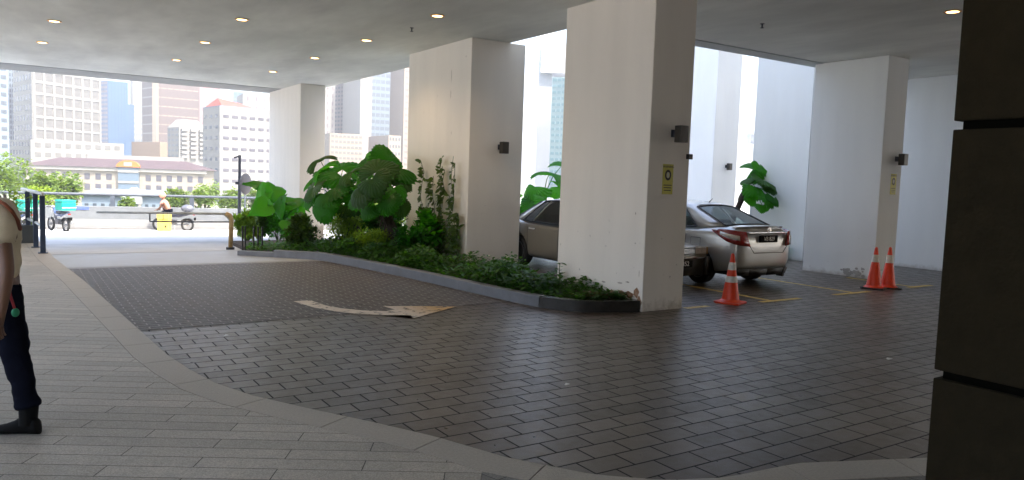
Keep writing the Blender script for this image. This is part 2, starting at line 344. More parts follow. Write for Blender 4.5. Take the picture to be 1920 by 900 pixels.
# base under the border + border slabs
bb = MB()
n = len(pts)
strip = [(p.x, p.y) for p in pts]+[(p.x, p.y) for p in reversed(inn)]
for i in range(n-1):
    q = [pts[i], pts[i+1], inn[i+1], inn[i]]; bb.add([(p.x, p.y, .0105) for p in q], [(0, 1, 2, 3)])
struct(bb.build('border_bed', mat('joint_mortar', (.05, .045, .04), .9)))
def resample(path, step):
    L_ = [0]
    for a, b in zip(path, path[1:]): L_.append(L_[-1]+(b-a).length)
    n_ = max(1, round(L_[-1]/step)); res = []
    for k in range(n_+1):
        s_ = L_[-1]*k/n_; j = min(max(0, next((q for q in range(len(L_)) if L_[q] >= s_), len(L_)-1)-1), len(path)-2)
        f_ = (s_-L_[j])/(L_[j+1]-L_[j]); res.append((j, f_))
    return res
mb = MB(); fine = 6
rs = resample(pts, .78/fine)
def lerp(path, jf): j, f_ = jf; return path[j].lerp(path[j+1], f_)
for k in range(0, len(rs)-1, fine):
    seg = rs[k:k+fine+1]
    A = [lerp(pts, s_) for s_ in seg]; B = [lerp(inn, s_) for s_ in seg]
    t = (A[-1]-A[0]).normalized()*.004
    A[0] = A[0]+t; B[0] = B[0]+t; A[-1] = A[-1]-t; B[-1] = B[-1]-t
    nrm = [(b-a).normalized()*.003 for a, b in zip(A, B)]
    B = [b-n_ for b, n_ in zip(B, nrm)]
    poly = [(p.x, p.y) for p in A]+[(p.x, p.y) for p in reversed(B)]
    mb.prism(list(reversed(poly)), -.04, .0145)
struct(mb.build('border_kerb', border_m))

# ------------------------------------------------------------------ canopy slab and columns
def box_thing(name, a, b, m, label, cat, bevel=.012, group=None):
    o = MB().box(a, b).build(name, m, bevel=bevel); return tag(o, label, cat, group)
XE = 7.87
mb = MB()
mb.prism([(-4.5, -9), (40, -9), (40, 10.0), (XE, 10.0), (XE, 25.45), (-4.5, 25.45)], H, H+3.5)
struct(mb.build('ceiling', ceil_m))
mb = MB(); mb.box((-4.5, -9, H+3.5), (40, 9.9, H+18)); tag(mb.build('sun_blocker', mat('sun_blocker_paint', (.6, .6, .58), .8)), 'plain unseen block added above the canopy to keep sun off the columns', 'building')  # added out of view, sized to keep direct sun off the columns
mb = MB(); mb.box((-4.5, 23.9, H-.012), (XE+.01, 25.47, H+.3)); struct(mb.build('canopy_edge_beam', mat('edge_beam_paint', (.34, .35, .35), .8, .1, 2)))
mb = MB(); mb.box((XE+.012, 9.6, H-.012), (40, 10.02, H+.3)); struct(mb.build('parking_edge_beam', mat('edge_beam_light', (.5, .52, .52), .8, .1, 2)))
GC = 'white plastered columns carrying the canopy'
def col(a, b, label, m=white_wall, z0=-.8, top=H):
    return box_thing('column', (a[0], a[1], z0), (b[0], b[1], top-.002), m, label, 'column', group=GC)
colB = col((6.92, 7.3), (7.67, 9.2), 'thick white column in the foreground with a yellow notice and rust marks at its foot')
colA = col((7.03, 12.2), (8.22, 14.85), 'white column with leafy vine stems climbing its left face')
colC = col((6.95, 21.95), (7.7, 25.2), 'farthest white column, standing behind the elephant ear leaves')
colF = col((13.8, 8.2), (14.5, 9.78), 'white column behind the two traffic cones, plaster chipped at its foot', clean_wall)
colD = col((18.95, 17.0), (20.1, 21.0), 'tall white column behind the silver car roof, with a small lamp', clean_wall, top=9)
box_thing('wall', (15.5, 11.0, -.02), (16.0, 12.62, 9), clean_wall, 'high white wall panel behind the big dark leaves of the right palm', 'wall')
box_thing('wall', (17.0, 8.0, -.02), (17.4, 10.6, H-.003), clean_wall, 'white wall at the far right between the cone column and dark pillar', 'wall')
# unseen enclosure that keeps the back of the porch dark
mb = MB(); mb.box((-4.5, -9.2, -.02), (26, -9, H-.01)); mb.box((-4.7, -9.2, -.02), (-4.5, -2, H-.01))
tag(mb.build('wall', mat('lobby_wall', (.6, .54, .46), .6)), 'brown lobby wall closing the porch behind the viewer', 'wall')
# dark clad pillar at right
def dark_pillar():
    r = empty('pillar', (3.66, 1.84, 0), 'dark stone clad pillar filling the right edge with deep horizontal joints', 'pillar')
    zs = [-.02, .84, 2.02, 3.2, H-.004]
    for k in range(4):
        z0 = zs[k]+(.02 if k else 0); z1 = zs[k+1]-(.02 if k < 3 else 0)
        MB().box((0, -1.4, z0), (1.1, 0, z1)).build('cladding_panel', dark_stone, r, bevel=.006)
    MB().box((.03, -1.37, 0), (1.07, -.03, H-.01)).build('core', mat('pillar_core', (.004, .004, .003), 1, spec=0), r)
dark_pillar()

# ------------------------------------------------------------------ planter with kerb
KB = [(3.91, 16.54), (4.38, 15.5), (4.95, 14.05), (5.26, 12.4), (5.44, 11.2), (5.64, 9.34), (5.79, 8.3), (5.98, 7.8), (6.32, 7.5), (6.9, 7.31)]
def smooth_path(P, n_=6):
    P = [Vector(p) for p in P]; out = []
    for i in range(len(P)-1):
        p0 = P[max(i-1, 0)]; p1 = P[i]; p2 = P[i+1]; p3 = P[min(i+2, len(P)-1)]
        for k in range(n_):
            t = k/n_; out.append(.5*((2*p1)+(-p0+p2)*t+(2*p0-5*p1+4*p2-p3)*t*t+(-p0+3*p1-3*p2+p3)*t**3))
    out.append(P[-1]); return out
def planter():
    r = empty('planter', (5.5, 12, 0), 'long curved planter bed edged by a low grey kerb', 'planter')
    sp = smooth_path(KB, 8); off = [Vector(p) for p in sp]
    inn_ = []
    for i, p in enumerate(sp):
        t = (sp[min(i+1, len(sp)-1)]-sp[max(i-1, 0)]).normalized(); nv = Vector((-t.y, t.x)); nv = nv if nv.x > 0 or nv.y > 0.5 else -nv
        inn_.append(p+nv*.16)
    def kerb(i0, i1, h, m, nm, lab=None):
        mb = MB(); vs = []; fs = []
        for i in range(i0, i1+1):
            a, b = sp[i], inn_[i]; z = zg(a.y)
            vs += [(a.x, a.y, z-.05), (a.x, a.y, z+h), (b.x, b.y, z+h), (b.x, b.y, z-.05)]
        n_ = i1-i0+1
        for i in range(n_-1):
            for k in range(4): fs.append((i*4+k, i*4+(k+1) % 4, (i+1)*4+(k+1) % 4, (i+1)*4+k))
        fs += [(0, 1, 2, 3), tuple(reversed(range(4*(n_-1), 4*n_)))]
        mb.add([(v[0]-5.5, v[1]-12, v[2]) for v in vs], fs); o = mb.build(nm, m, r, bevel=.008)
        if lab: o['label'] = lab
    N8 = len(sp)-1
    kerb(0, 8, .10, kerb_m, 'kerb'); kerb(8, 50, .15, kerb_m, 'kerb'); kerb(50, N8, .15, kerb_dark, 'kerb', 'dark polished end of the kerb')
    so_ = MB(); poly = [(p.x-5.5, p.y-12) for p in inn_]+[(7.6-5.5, 7.5-12), (7.75-5.5, 11-12), (8.6-5.5, 16.5-12), (8.6-5.5, 22-12), (5.0-5.5, 22-12), (4.3-5.5, 17-12)]
    so_.prism(list(reversed(poly)), lambda x, y: zg(y+12)-.04, lambda x, y: zg(y+12)+.09); so_.build('soil', soil, r)
    return sp, inn_
KSP, KIN = planter()

# ------------------------------------------------------------------ painted markings
def flat(name, m, polys, dz, label, cat, group=None):
    mb = MB()
    for p in polys:
        t = bmesh.new(); vs = [t.verts.new((q[0], q[1], 0)) for q in p]; t.faces.new(vs); bmesh.ops.triangulate(t, faces=t.faces[:])
        mb.add([(v.co.x, v.co.y, zg(v.co.y)+dz) for v in t.verts], [tuple(v.index for v in f.verts) for f in (t.verts.index_update() or t.faces)]); t.free()
    return tag(mb.build(name, m, fix=False), label, cat, group)
stem = [(550,566),(582,564),(610,573.5),(640,579),(680,583),(725,584.5),(740,581),(717,575),(780,575),(855,576),(815,587),(775,598),(770,592),(720,592),(672,590),(630,585),(590,578)]
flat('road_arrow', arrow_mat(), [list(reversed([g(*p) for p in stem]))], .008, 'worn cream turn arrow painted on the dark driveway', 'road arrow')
GL = 'yellow bay markings on the parking floor'
def yl(x0, y0, x1, y1, label): flat('parking_line', yellow_paint, [[(x0, y0), (x1, y0), (x1, y1), (x0, y1)]], .004 if x1-x0 < .3 else .008, label, 'parking line', GL)
yl(7.68, 7.2, 8.15, 7.3, 'short yellow mark at the foot of the foreground column')
yl(9.2, 7.15, 10.15, 7.25, 'yellow cross bar just right of the lone traffic cone')
yl(11.05, 7.17, 12.05, 7.27, 'yellow cross bar just left of the pair of cones')
yl(13.3, 7.2, 14.1, 7.3, 'yellow cross bar right of the pair of cones')
yl(9.45, 7.25, 9.54, 12, 'yellow bay line running behind the lone cone')
yl(11.62, 7.27, 11.71, 12, 'yellow bay line running out past the silver sedan')
yl(13.5, 7.3, 13.59, 8.6, 'yellow bay line ending at the chipped column')
# ------------------------------------------------------------------ downlights, sprinklers, wall lamps, notices
lamp_e = mat('downlight_glow', (1, .8, .5), .5, 0, emis=(1, .62, .24), estr=2.4)
trim_m = mat('downlight_trim_lit', (.75, .42, .16), .4)  # orange glow of the lamp is put into the ring's base colour
def downlight_proto():
    r = empty('ceiling_light', (0, 0, 0), '', 'downlight', 'round warm downlights in the canopy ceiling')
    mb = MB(); mb.lathe([(.075, 0), (.115, -.003), (.118, -.012), (.085, -.014), (.075, 0)], 28); mb.build('trim_ring', trim_m, r, smooth=30)
    mb = MB(); mb.lathe([(.083, -.004), (.083, -.010)], 28); mb.build('diffuser', lamp_e, r)
    return r
DL = [(5.68, 10.99, 'glowing ceiling downlight nearest the foreground column, at the top centre'), (5.67, 13.9, 'second downlight of the row leading to the far column, from the foreground'),
      (5.65, 16.85, 'third downlight of the row leading to the far column, from the foreground'), (5.6, 19.98, 'downlight farthest away, just before the far column'),
      (3.27, 13.57, 'largest downlight of the middle ceiling row, near the top edge'), (3.26, 16.53, 'middle downlight of the middle ceiling row'), (3.24, 19.7, 'smallest downlight of the middle ceiling row'),
      (.62, 16.18, 'nearer downlight of the pair at the far left of the ceiling'), (.51, 19.18, 'farther downlight of the pair at the far left of the ceiling'),
      (11.1, 5.71, 'lone downlight above the parking area beside the dark pillar')]
pl = bpy.data.lights.new('downlight_beam', 'SPOT'); pl.energy = 20; pl.color = (1, .70, .40); pl.spot_size = math.radians(140); pl.spot_blend = .8; pl.shadow_soft_size = .08
proto = None
for i, (x, y, lab) in enumerate(DL):
    if i == 0: proto = downlight_proto(); o = proto; o.location = (x, y, H-.001); o['label'] = lab
    else: o = copy_tree(proto, (x, y, H-.001), label=lab)
for x, y, lab in DL:
    lo = bpy.data.objects.new('downlight_beam', pl); C.objects.link(lo); lo.location = (x, y, H-.03)
sp0 = None
for x, y, lab in [(5.81, 12.2, 'small sprinkler head in the ceiling beside the nearest downlight'), (9.87, 8.0, 'small sprinkler head above the silver car'), (14.0, 6.9, 'small sprinkler head near the cone column')]:
    if sp0 is None:
        sp0 = empty('sprinkler', (x, y, H), lab, 'sprinkler', 'sprinkler heads in the ceiling')
        MB().lathe([(.035, 0), (.035, -.006), (.012, -.01), (.012, -.06)], 12).build('stem', metal_dark, sp0, smooth=30); MB().lathe([(.03, -.062), (.03, -.067)], 12).build('deflector', metal_dark, sp0)
    else: copy_tree(sp0, (x, y, H), label=lab)
def wall_lamp():
    r = empty('wall_lamp', (0, 0, 0), '', 'wall lamp', 'square wall lamps on the columns')
    MB().box((-.065, -.012, -.05), (.065, 0, .05)).build('back_plate', metal_dark, r, bevel=.003)
    MB().box((-.035, -.07, -.035), (.035, -.012, .035)).build('arm', metal_dark, r)
    mb = MB(); mb.box((-.07, -.19, -.12), (.07, -.07, .1)); mb.build('lamp_body', mat('lamp_brown', (.045, .038, .03), .45), r, bevel=.006)
    MB().box((-.055, -.175, -.123), (.055, -.085, -.1195)).build('lens', mat('lamp_lens', (.3, .3, .28), .2), r)
    return r
wl = wall_lamp(); wl.location = (7.36, 7.299, 2.38); wl['label'] = 'brown wall lamp above the yellow notice on the foreground column'
copy_tree(wl, (7.72, 12.199, 2.3), label='brown wall lamp on the column behind the vine stems')
copy_tree(wl, (19.6, 16.999, 2.36), label='grey wall lamp above the silver car on the tall column')
copy_tree(wl, (14.3, 8.199, 2.34), label='wall lamp above the two traffic cones')
notice_y = mat('notice_yellow', (.55, .5, .08), .5); ink = mat('notice_ink', (.03, .025, .02), .6); wht = mat('notice_white', (.6, .6, .5), .5)
def notice(loc, sc, lab):
    r = empty('notice_sign', loc, lab, 'notice', 'yellow wheel clamp notices on the columns')
    MB().box((-.095*sc, -.004, -.2*sc), (.095*sc, 0, .2*sc)).build('board', notice_y, r)
    MX = Matrix.Translation((0, -.005, .165*sc))@Matrix.Rotation(PI/2, 4, 'X'); text_obj('WARNING', 'heading', ink, r, .042*sc, MX, .001)
    mb = MB(); mb.torus((0, 0, 0), .045*sc, .012*sc, 'y', 20, 6)
    o = mb.build('ring_symbol', ink, r, loc=(0, -.006, .055*sc)); o.scale = (1, .2, 1.25)
    MB().box((-.02*sc, -.007, .02*sc), (.02*sc, -.0045, .09*sc)).build('symbol_centre', wht, r)
    for k, wd in enumerate((.15, .14, .13)): MB().box((-wd/2*sc, -.006, (-.085-.035*k)*sc), (wd/2*sc, -.0045, (-.073-.035*k)*sc)).build('text_line', ink, r)
notice((7.275, 7.298, 1.77), 1.0, 'yellow notice with a black ring symbol on the foreground column')
notice((14.24, 8.198, 1.85), 1.0, 'small yellow notice on the narrow column face above the cones')
o = MB().box((7.6, 7.24, 2.05), (7.672, 7.299, 2.12)).build('cctv_box', black, bevel=.005); tag(o, 'tiny black box fixed at the edge of the foreground column', 'camera box')
# chipped plaster at the foot of the cone column
mb = MB(); rr = random.Random(3)
for k in range(26):
    y = 8.4+rr.random()*.5; z = .03+.2*rr.random()*(1-(y-8.4)/.9); sz = rr.uniform(.012, .05); n5 = 6
    ring = [(13.794-rr.uniform(.002, .012), y+sz*1.4*math.cos(2*PI*i/n5)*rr.uniform(.6, 1.2), z+sz*math.sin(2*PI*i/n5)*rr.uniform(.5, 1.2)) for i in range(n5)]
    mb.add(ring, [tuple(range(n5))])
mb.build('plaster_flakes', mat('plaster_grey', (.42, .41, .39), .9), colF, fix=False)

rust = mat('rust_stain', (.30, .13, .06), .9, .4, 25, col2=(.42, .27, .17)); grime = mat('grime_stain', (.42, .37, .32), .9, .3, 30)
def blotch(o, m, name, X, spots, seed):
    mb = MB(); q = random.Random(seed)
    for i, (y, z, a, b_) in enumerate(spots):
        n_ = 11; mb.add([(X-.0015-.0004*i, y+a*math.cos(2*PI*k/n_)*q.uniform(.55, 1.2), max(.002, z+b_*math.sin(2*PI*k/n_)*q.uniform(.55, 1.2))) for k in range(n_)], [tuple(range(n_))])
    mb.build(name, m, o, fix=False)
blotch(colB, rust, 'rust_stain', 6.92, [(7.42, .24, .07, .07), (7.55, .2, .08, .05), (7.36, .1, .05, .12), (7.72, .2, .07, .04), (7.9, .19, .06, .03)], 4)
blotch(colB, grime, 'grime_stain', 6.92, [(7.6, .36, .04, .012), (7.75, .33, .05, .014), (7.38, .5, .008, .06), (8.1, .3, .04, .012), (7.5, 1.3, .012, .02), (7.48, .9, .014, .01)], 6)
blotch(colA, grime, 'grime_stain', 7.03, [(12.95, 3.65, .012, .16), (12.96, 3.3, .01, .08), (12.9, 2.55, .01, .03), (13.5, 3.3, .012, .012), (14.1, 3.0, .012, .01), (12.4, 3.95, .015, .012)], 8)
for px, py, lab in ((1667, 674, 'scrap of white paper on the paving near the dark pillar'), (424, 630, 'small white paper scrap on the paving by the walkway'), (1063, 722, 'tiny white paper fleck in the middle of the paving')):
    x, y = g(px, py); mb = MB(); sz = .035 if px > 1500 else .022
    mb.add([(x-sz, y-sz*.4, .004), (x+sz, y-sz*.6, .01), (x+sz*1.2, y+sz*.5, .006), (x, y+sz*.7, .016), (x-sz, y+sz*.3, .005)], [(0, 1, 3), (1, 2, 3), (0, 3, 4)]); tag(mb.build('paper_scrap', band if 'band' in globals() else mat('paper', (.7, .7, .68), .7), fix=False), lab, 'litter')
# ------------------------------------------------------------------ traffic cones
orange = mat('cone_orange', (.75, .055, .012), .45, .12, 9); band = mat('cone_band', (.62, .60, .54), .4, .15, 30)
def cone(loc, collars, basem, lab, hh=.73, rz=0.3):
    r = empty('traffic_cone', loc, lab, 'traffic cone', 'orange traffic cones in front of the parking bays', rz)
    b = .19; mb = MB(); mb.prism([(-b+.04,-b),(b-.04,-b),(b,-b+.04),(b,b-.04),(b-.04,b),(-b+.04,b),(-b,b-.04),(-b,-b+.04)], 0, .028); mb.build('base', basem, r, bevel=.006)
    R = lambda z: .135+(0.022-.135)*(z/hh)
    MB().lathe([(.165, .028), (.15, .04), (R(.06), .06), (R(hh*.97), hh*.97), (.014, hh), (.008, hh)], 28).build('cone_body', orange, r, smooth=40)
    for z0, z1 in collars: MB().lathe([(R(z0), z0), (R(z0)+.003, z0), (R(z1)+.003, z1), (R(z1), z1)], 28).build('reflective_collar', band, r, smooth=40)
p = g(1369, 568); cone((p[0], p[1], 0), [(.31, .40), (.49, .6)], orange, 'lone orange cone with two white collars in front of the cars')
p = g(1638, 541); cone((p[0], p[1], 0), [(.47, .60)], black, 'left cone of the pair, black base and one white collar')
p = g(1664, 540); cone((p[0], p[1], 0), [(.45, .59)], black, 'right cone of the pair, black base and one white collar', rz=.9)

# ------------------------------------------------------------------ cars
def sedan(root, S, body_m, glass, z_off=0):
    """nose towards local +y. S: dict of sizes."""
    Wd, L, Ht = S['w'], S['L'], S['h']; k = Wd/.81; q = L/4.17; hz = Ht/1.5
    st = S['st']
    vs = []; ring = None; fs = []
    for (y, hw, zb, zs, zt) in st:
        pr = [(0, zb), (.7*hw, zb), (.93*hw, zb+.03), (hw*.985, zb+.14), (hw, zb+(zs-zb)*.55), (hw*.975, zs-.04), (hw*.94, zs), (hw*.8, zt-.01), (hw*.45, zt+.012), (0, zt+.018)]
        rp = [(x, z) for x, z in pr]+[(-x, z) for x, z in reversed(pr[1:-1])]
        ring = len(rp); vs += [(x*k, y*q, z*hz) for x, z in rp]
    n_ = len(st)
    for i in range(n_-1):
        for j in range(ring): fs.append((i*ring+j, i*ring+(j+1) % ring, (i+1)*ring+(j+1) % ring, (i+1)*ring+j))
    fs += [tuple(range(ring)), tuple(reversed(range((n_-1)*ring, n_*ring)))]
    mb = MB(); mb.add(vs, fs); body = mb.build('body', body_m, root, smooth=True)
    ss = body.modifiers.new('s', 'SUBSURF'); ss.levels = 2; ss.render_levels = 2
    wr = S['wr']; ya = [S['ra']*q, S['fa']*q]
    cut = MB()
    for y in ya:
        cut.lathe([(wr+.055, -1.2), (wr+.055, 1.2)], 28, Matrix.Translation((0, y, wr+.01))@Matrix.Rotation(PI/2, 4, 'Y'))
    co = bpy.data.objects.new('cut', cut.mesh('cut')); C.objects.link(co); co.parent = root
    bm_ = body.modifiers.new('b', 'BOOLEAN'); bm_.object = co; bm_.operation = 'DIFFERENCE'; bm_.solver = 'EXACT'
    bake(body); bpy.data.objects.remove(co)
    body.data.polygons.foreach_set('use_smooth', [True]*len(body.data.polygons)); body.data.set_sharp_from_angle(angle=math.radians(35))
    # dark wheel wells and underside
    mb = MB(); mb.box((-.6*k, -1.75*q, .2*hz), (.6*k, 1.8*q, .6*hz)); mb.build('underbody', black, root)
    # greenhouse
    G_ = S['gh']  # list of (xl,yl,zl, xu,yu,zu)
    lo = [Vector((a[0]*k, a[1]*q, a[2]*hz)) for a in G_]; up = [Vector((a[3]*k, a[4]*q, a[5]*hz)) for a in G_]
    nG = len(G_); mir = lambda v: Vector((-v.x, v.y, v.z))
    mb = MB()
    sub = 5
    def side(v): return v
    for s_ in (1, -1):
        f_ = (lambda v: v) if s_ == 1 else mir
        cols = []
        for a, b in zip(lo, up):
            bul = Vector((s_*.015, 0, 0)); cols.append([f_(a.lerp(b, t/sub))+bul*math.sin(PI*t/sub) for t in range(sub+1)])
        for i in range(nG-1):
            for t in range(sub): mb.add([cols[i][t], cols[i+1][t], cols[i+1][t+1], cols[i][t+1]], [(0, 1, 2, 3)])
    # front and rear screens surfaces + roof
    nx = 8
    def span(a, b, crown, t): # between left and right points
        p_ = a.lerp(b, t); p_.z += crown*(1-(2*t-1)**2); return p_
    def sheet_(rows, name, m, off=0):
        m2 = MB(); vs_ = [p_ for r_ in rows for p_ in r_]; c_ = len(rows[0])
        m2.add(vs_, [(i*c_+j, i*c_+j+1, (i+1)*c_+j+1, (i+1)*c_+j) for i in range(len(rows)-1) for j in range(c_-1)]); return m2
    rear_rows = []; front_rows = []
    for t in range(6):
        f = t/5
        a = lo[0].lerp(up[0], f); rear_rows.append([span(mir(a), a, .03, j/nx)+Vector((0, -.09*(1-(2*j/nx-1)**2)*(1-f*.6), 0)) for j in range(nx+1)])
        a = lo[-1].lerp(up[-1], f); front_rows.append([span(mir(a), a, .03, j/nx)+Vector((0, .12*(1-(2*j/nx-1)**2)*(1-f*.5), 0)) for j in range(nx+1)])
    roof_rows = []
    for i in range(nG): roof_rows.append([span(mir(up[i]), up[i], .045, j/nx) for j in range(nx+1)])
    roof_rows[0] = rear_rows[-1]; roof_rows[-1] = front_rows[-1]
    for rows in (roof_rows,):
        vs_ = [p_ for r_ in rows for p_ in r_]; c_ = nx+1
        mb.add(vs_, [(i*c_+j, i*c_+j+1, (i+1)*c_+j+1, (i+1)*c_+j) for i in range(len(rows)-1) for j in range(nx)])
    cab = mb
    bmw = bmesh.new(); me = cab.mesh('t'); bmw.from_mesh(me); bmesh.ops.remove_doubles(bmw, verts=bmw.verts, dist=.002)
    # cut openings: delete faces covered by side glass so one can see through
    win = S['win']
    def uv_face(i, t): pass
    dele = []
    for f in bmw.faces:
        c_ = f.calc_center_median(); ax = abs(c_.x)
        for (i0, i1) in win:
            zl = (lo[i0].z+lo[i1].z)/2; zu = (up[i0].z+up[i1].z)/2; fz = (c_.z-zl)/(zu-zl)
            if .0 < fz < .9 and ax > up[0].x*.9:
                ya_ = lo[i0].lerp(up[i0], fz).y; yb_ = lo[i1].lerp(up[i1], fz).y
                if ya_-.001 < c_.y < yb_+.001 and fz < .99 and fz > 0: dele.append(f); break
    bmesh.ops.delete(bmw, geom=list(set(dele)), context='FACES'); bmesh.ops.recalc_face_normals(bmw, faces=bmw.faces)
    bmw.to_mesh(me); bmw.free(); me.polygons.foreach_set('use_smooth', [True]*len(me.polygons)); me.set_sharp_from_angle(angle=math.radians(40))
    o = bpy.data.objects.new('roof', me); C.objects.link(o); me.materials.append(body_m); o.parent = root
    sol = o.modifiers.new('s', 'SOLIDIFY'); sol.thickness = .025; sol.offset = -1
    for (i0, i1) in win:
        for s_ in (1, -1):
            f_ = (lambda v: v) if s_ == 1 else mir
            mbw = MB(); c0 = []; c1 = []
            for t in range(sub+1):
                tt = t/sub*.97+.005; b_ = Vector((s_*.008, 0, 0)); bul = Vector((s_*.015*math.sin(PI*tt), 0, 0))
                c0.append(f_(lo[i0].lerp(up[i0], tt)+Vector((0, .012, 0)))+b_*.3+bul); c1.append(f_(lo[i1].lerp(up[i1], tt)-Vector((0, .012, 0)))+b_*.3+bul)
            for t in range(sub): mbw.add([c0[t], c1[t], c1[t+1], c0[t+1]], [(0, 1, 2, 3)])
            mbw.build('side_window', glass, root, smooth=True)
    m3 = sheet_(rear_rows, 'r', glass); m3.build('rear_window', glass, root, smooth=True)
    m3 = sheet_(front_rows, 'r', glass); m3.build('windscreen', glass, root, smooth=True)
    # black frames round the screens
    for rows, nm in ((rear_rows, 'rear_window_frame'), (front_rows, 'windscreen_frame')):
        mbf = MB(); loop = rows[0]+[r_[-1] for r_ in rows[1:]]+list(reversed(rows[-1][:-1]))+[r_[0] for r_ in reversed(rows[1:-1])]
        mbf.tube(loop+[loop[0]], .016, 6, False); mbf.build(nm, black, root)
    # side trim round the windows
    for s_ in (1, -1):
        f_ = (lambda v: v) if s_ == 1 else mir
        i0 = min(a for a, b in win); i1 = max(b for a, b in win)
        path = [f_(lo[i]) for i in range(i0, i1+1)]+[f_(lo[i].lerp(up[i], .96)) for i in range(i1, i0-1, -1)]
        mbf = MB(); mbf.tube([v+Vector((s_*.012, 0, 0)) for v in path]+[path[0]+Vector((s_*.012, 0, 0))], .013, 6, False); mbf.build('window_trim', black, root)
        for y in S['doors']:
            a_ = Vector((s_*(Wd+.004), y*q, .3*hz)); pth = [a_, Vector((s_*(Wd+.006), y*q-.01, .6*hz)), Vector((s_*(Wd*.985), y*q-.02, .86*hz))]
            MB().tube(pth, .005, 5).build('door_gap', black, root)
        for y in S['handles']:
            MB().box((s_*(Wd*.985), y*q-.1, S['hz_']*hz), (s_*(Wd+.03), y*q+.1, S['hz_']*hz+.035)).build('door_handle', chrome, root, bevel=.012)
    # seats seen through the glass
    for y, w_ in ((-.75, .58), (.25, .25)):
        for s_ in ((0,) if y < 0 else (-.36, .36)):
            MB().box((s_*k-w_*k, y*q-.1, .45*hz), (s_*k+w_*k, y*q+.05, 1.12*hz)).build('seat', black, root, bevel=.05)
    # wheels
    for y in ya:
        for s_ in (1, -1):
            wh = bpy.data.objects.new('wheel', None); C.objects.link(wh); wh.parent = root; wh.location = (s_*(Wd-.115), y, wr)
            Mx = Matrix.Rotation(PI/2, 4, 'Y')
            MB().lathe([(wr*.62, -.095), (wr*.93, -.1), (wr, -.07), (wr, .07), (wr*.93, .1), (wr*.62, .095)], 36, Mx).build('tyre', rubber, wh, smooth=30)
            mb = MB(); mb.lathe([(wr*.64, -.05), (wr*.64, .05)], 30, Mx); sx = s_*.085
            for kk in range(S.get('spk', 9)):
                a = 2*PI*kk/S.get('spk', 9); Rm = Matrix.Rotation(a, 4, 'X'); mb.box((min(sx, sx-s_*.03), -.025, .03), (max(sx, sx-s_*.03), .025, wr*.64), Rm)
            mb.lathe([(.05, -.01), (.05, .01)], 14, Matrix.Translation((sx, 0, 0))@Mx); mb.torus((sx, 0, 0), wr*.63, .012, 'x', 30, 6); mb.build('rim', rimm, wh, smooth=30)

silver = mat('silver_car_paint', (.44, .44, .43), .28, .04, 2, metal=.45, coat=1.)
champ = mat('old_champagne_paint', (.24, .215, .17), .32, .05, 2, metal=.45, coat=1.)
tint_glass = glass_mat('clear_tinted_glass', (.06, .08, .08), .5); dark_glass = glass_mat('dark_tinted_glass', (.012, .014, .013), .92)
lamp_red = mat('tail_red', (.24, .008, .008), .12, .1, 20, coat=1.); lamp_clear = mat('lamp_clear', (.55, .5, .46), .15, .2, 40, coat=1.)
plate_black = mat('plate_black', (.008, .008, .008), .9, spec=.05); plate_text = mat('plate_text', (.75, .75, .75), .5)
ST1 = [(-2.075, .60, .40, .72, .80), (-2.04, .70, .33, .84, .93), (-1.98, .755, .28, .94, 1.04), (-1.85, .79, .24, .965, 1.075), (-1.5, .812, .20, .96, 1.06), (-.9, .815, .18, .95, 1.02), (0, .815, .17, .925, .98), (.9, .81, .17, .90, .97), (1.1, .80, .17, .88, .96), (1.55, .785, .18, .80, .89), (1.9, .73, .2, .68, .79), (2.03, .62, .26, .56, .66), (2.075, .5, .32, .5, .58)]
GH1 = [(.60, -1.66, 1.06, .50, -.90, 1.36), (.68, -1.42, 1.03, .535, -.76, 1.385), (.735, -1.12, 1.01, .56, -.62, 1.40), (.755, -.83, 1.0, .575, -.46, 1.415), (.755, -.80, 1.0, .575, -.43, 1.415), (.76, -.04, .98, .59, -.02, 1.44), (.76, .06, .98, .59, .05, 1.44), (.745, .82, .96, .575, .42, 1.41), (.68, 1.08, .955, .53, .52, 1.39)]
S1 = dict(w=.81, L=4.17, h=1.46, wr=.295, ra=-1.22, fa=1.3, st=ST1, gh=GH1, win=[(2, 3), (4, 5), (6, 7)], doors=(-.9, 0.02, .95), handles=(-.72, .22), hz_=.86)
car1 = empty('parked_car', (10.74, 10.36, 0), 'silver saloon seen from behind with a big red tail lamp', 'car', 'cars in the parking bays')
sedan(car1, S1, silver, tint_glass)
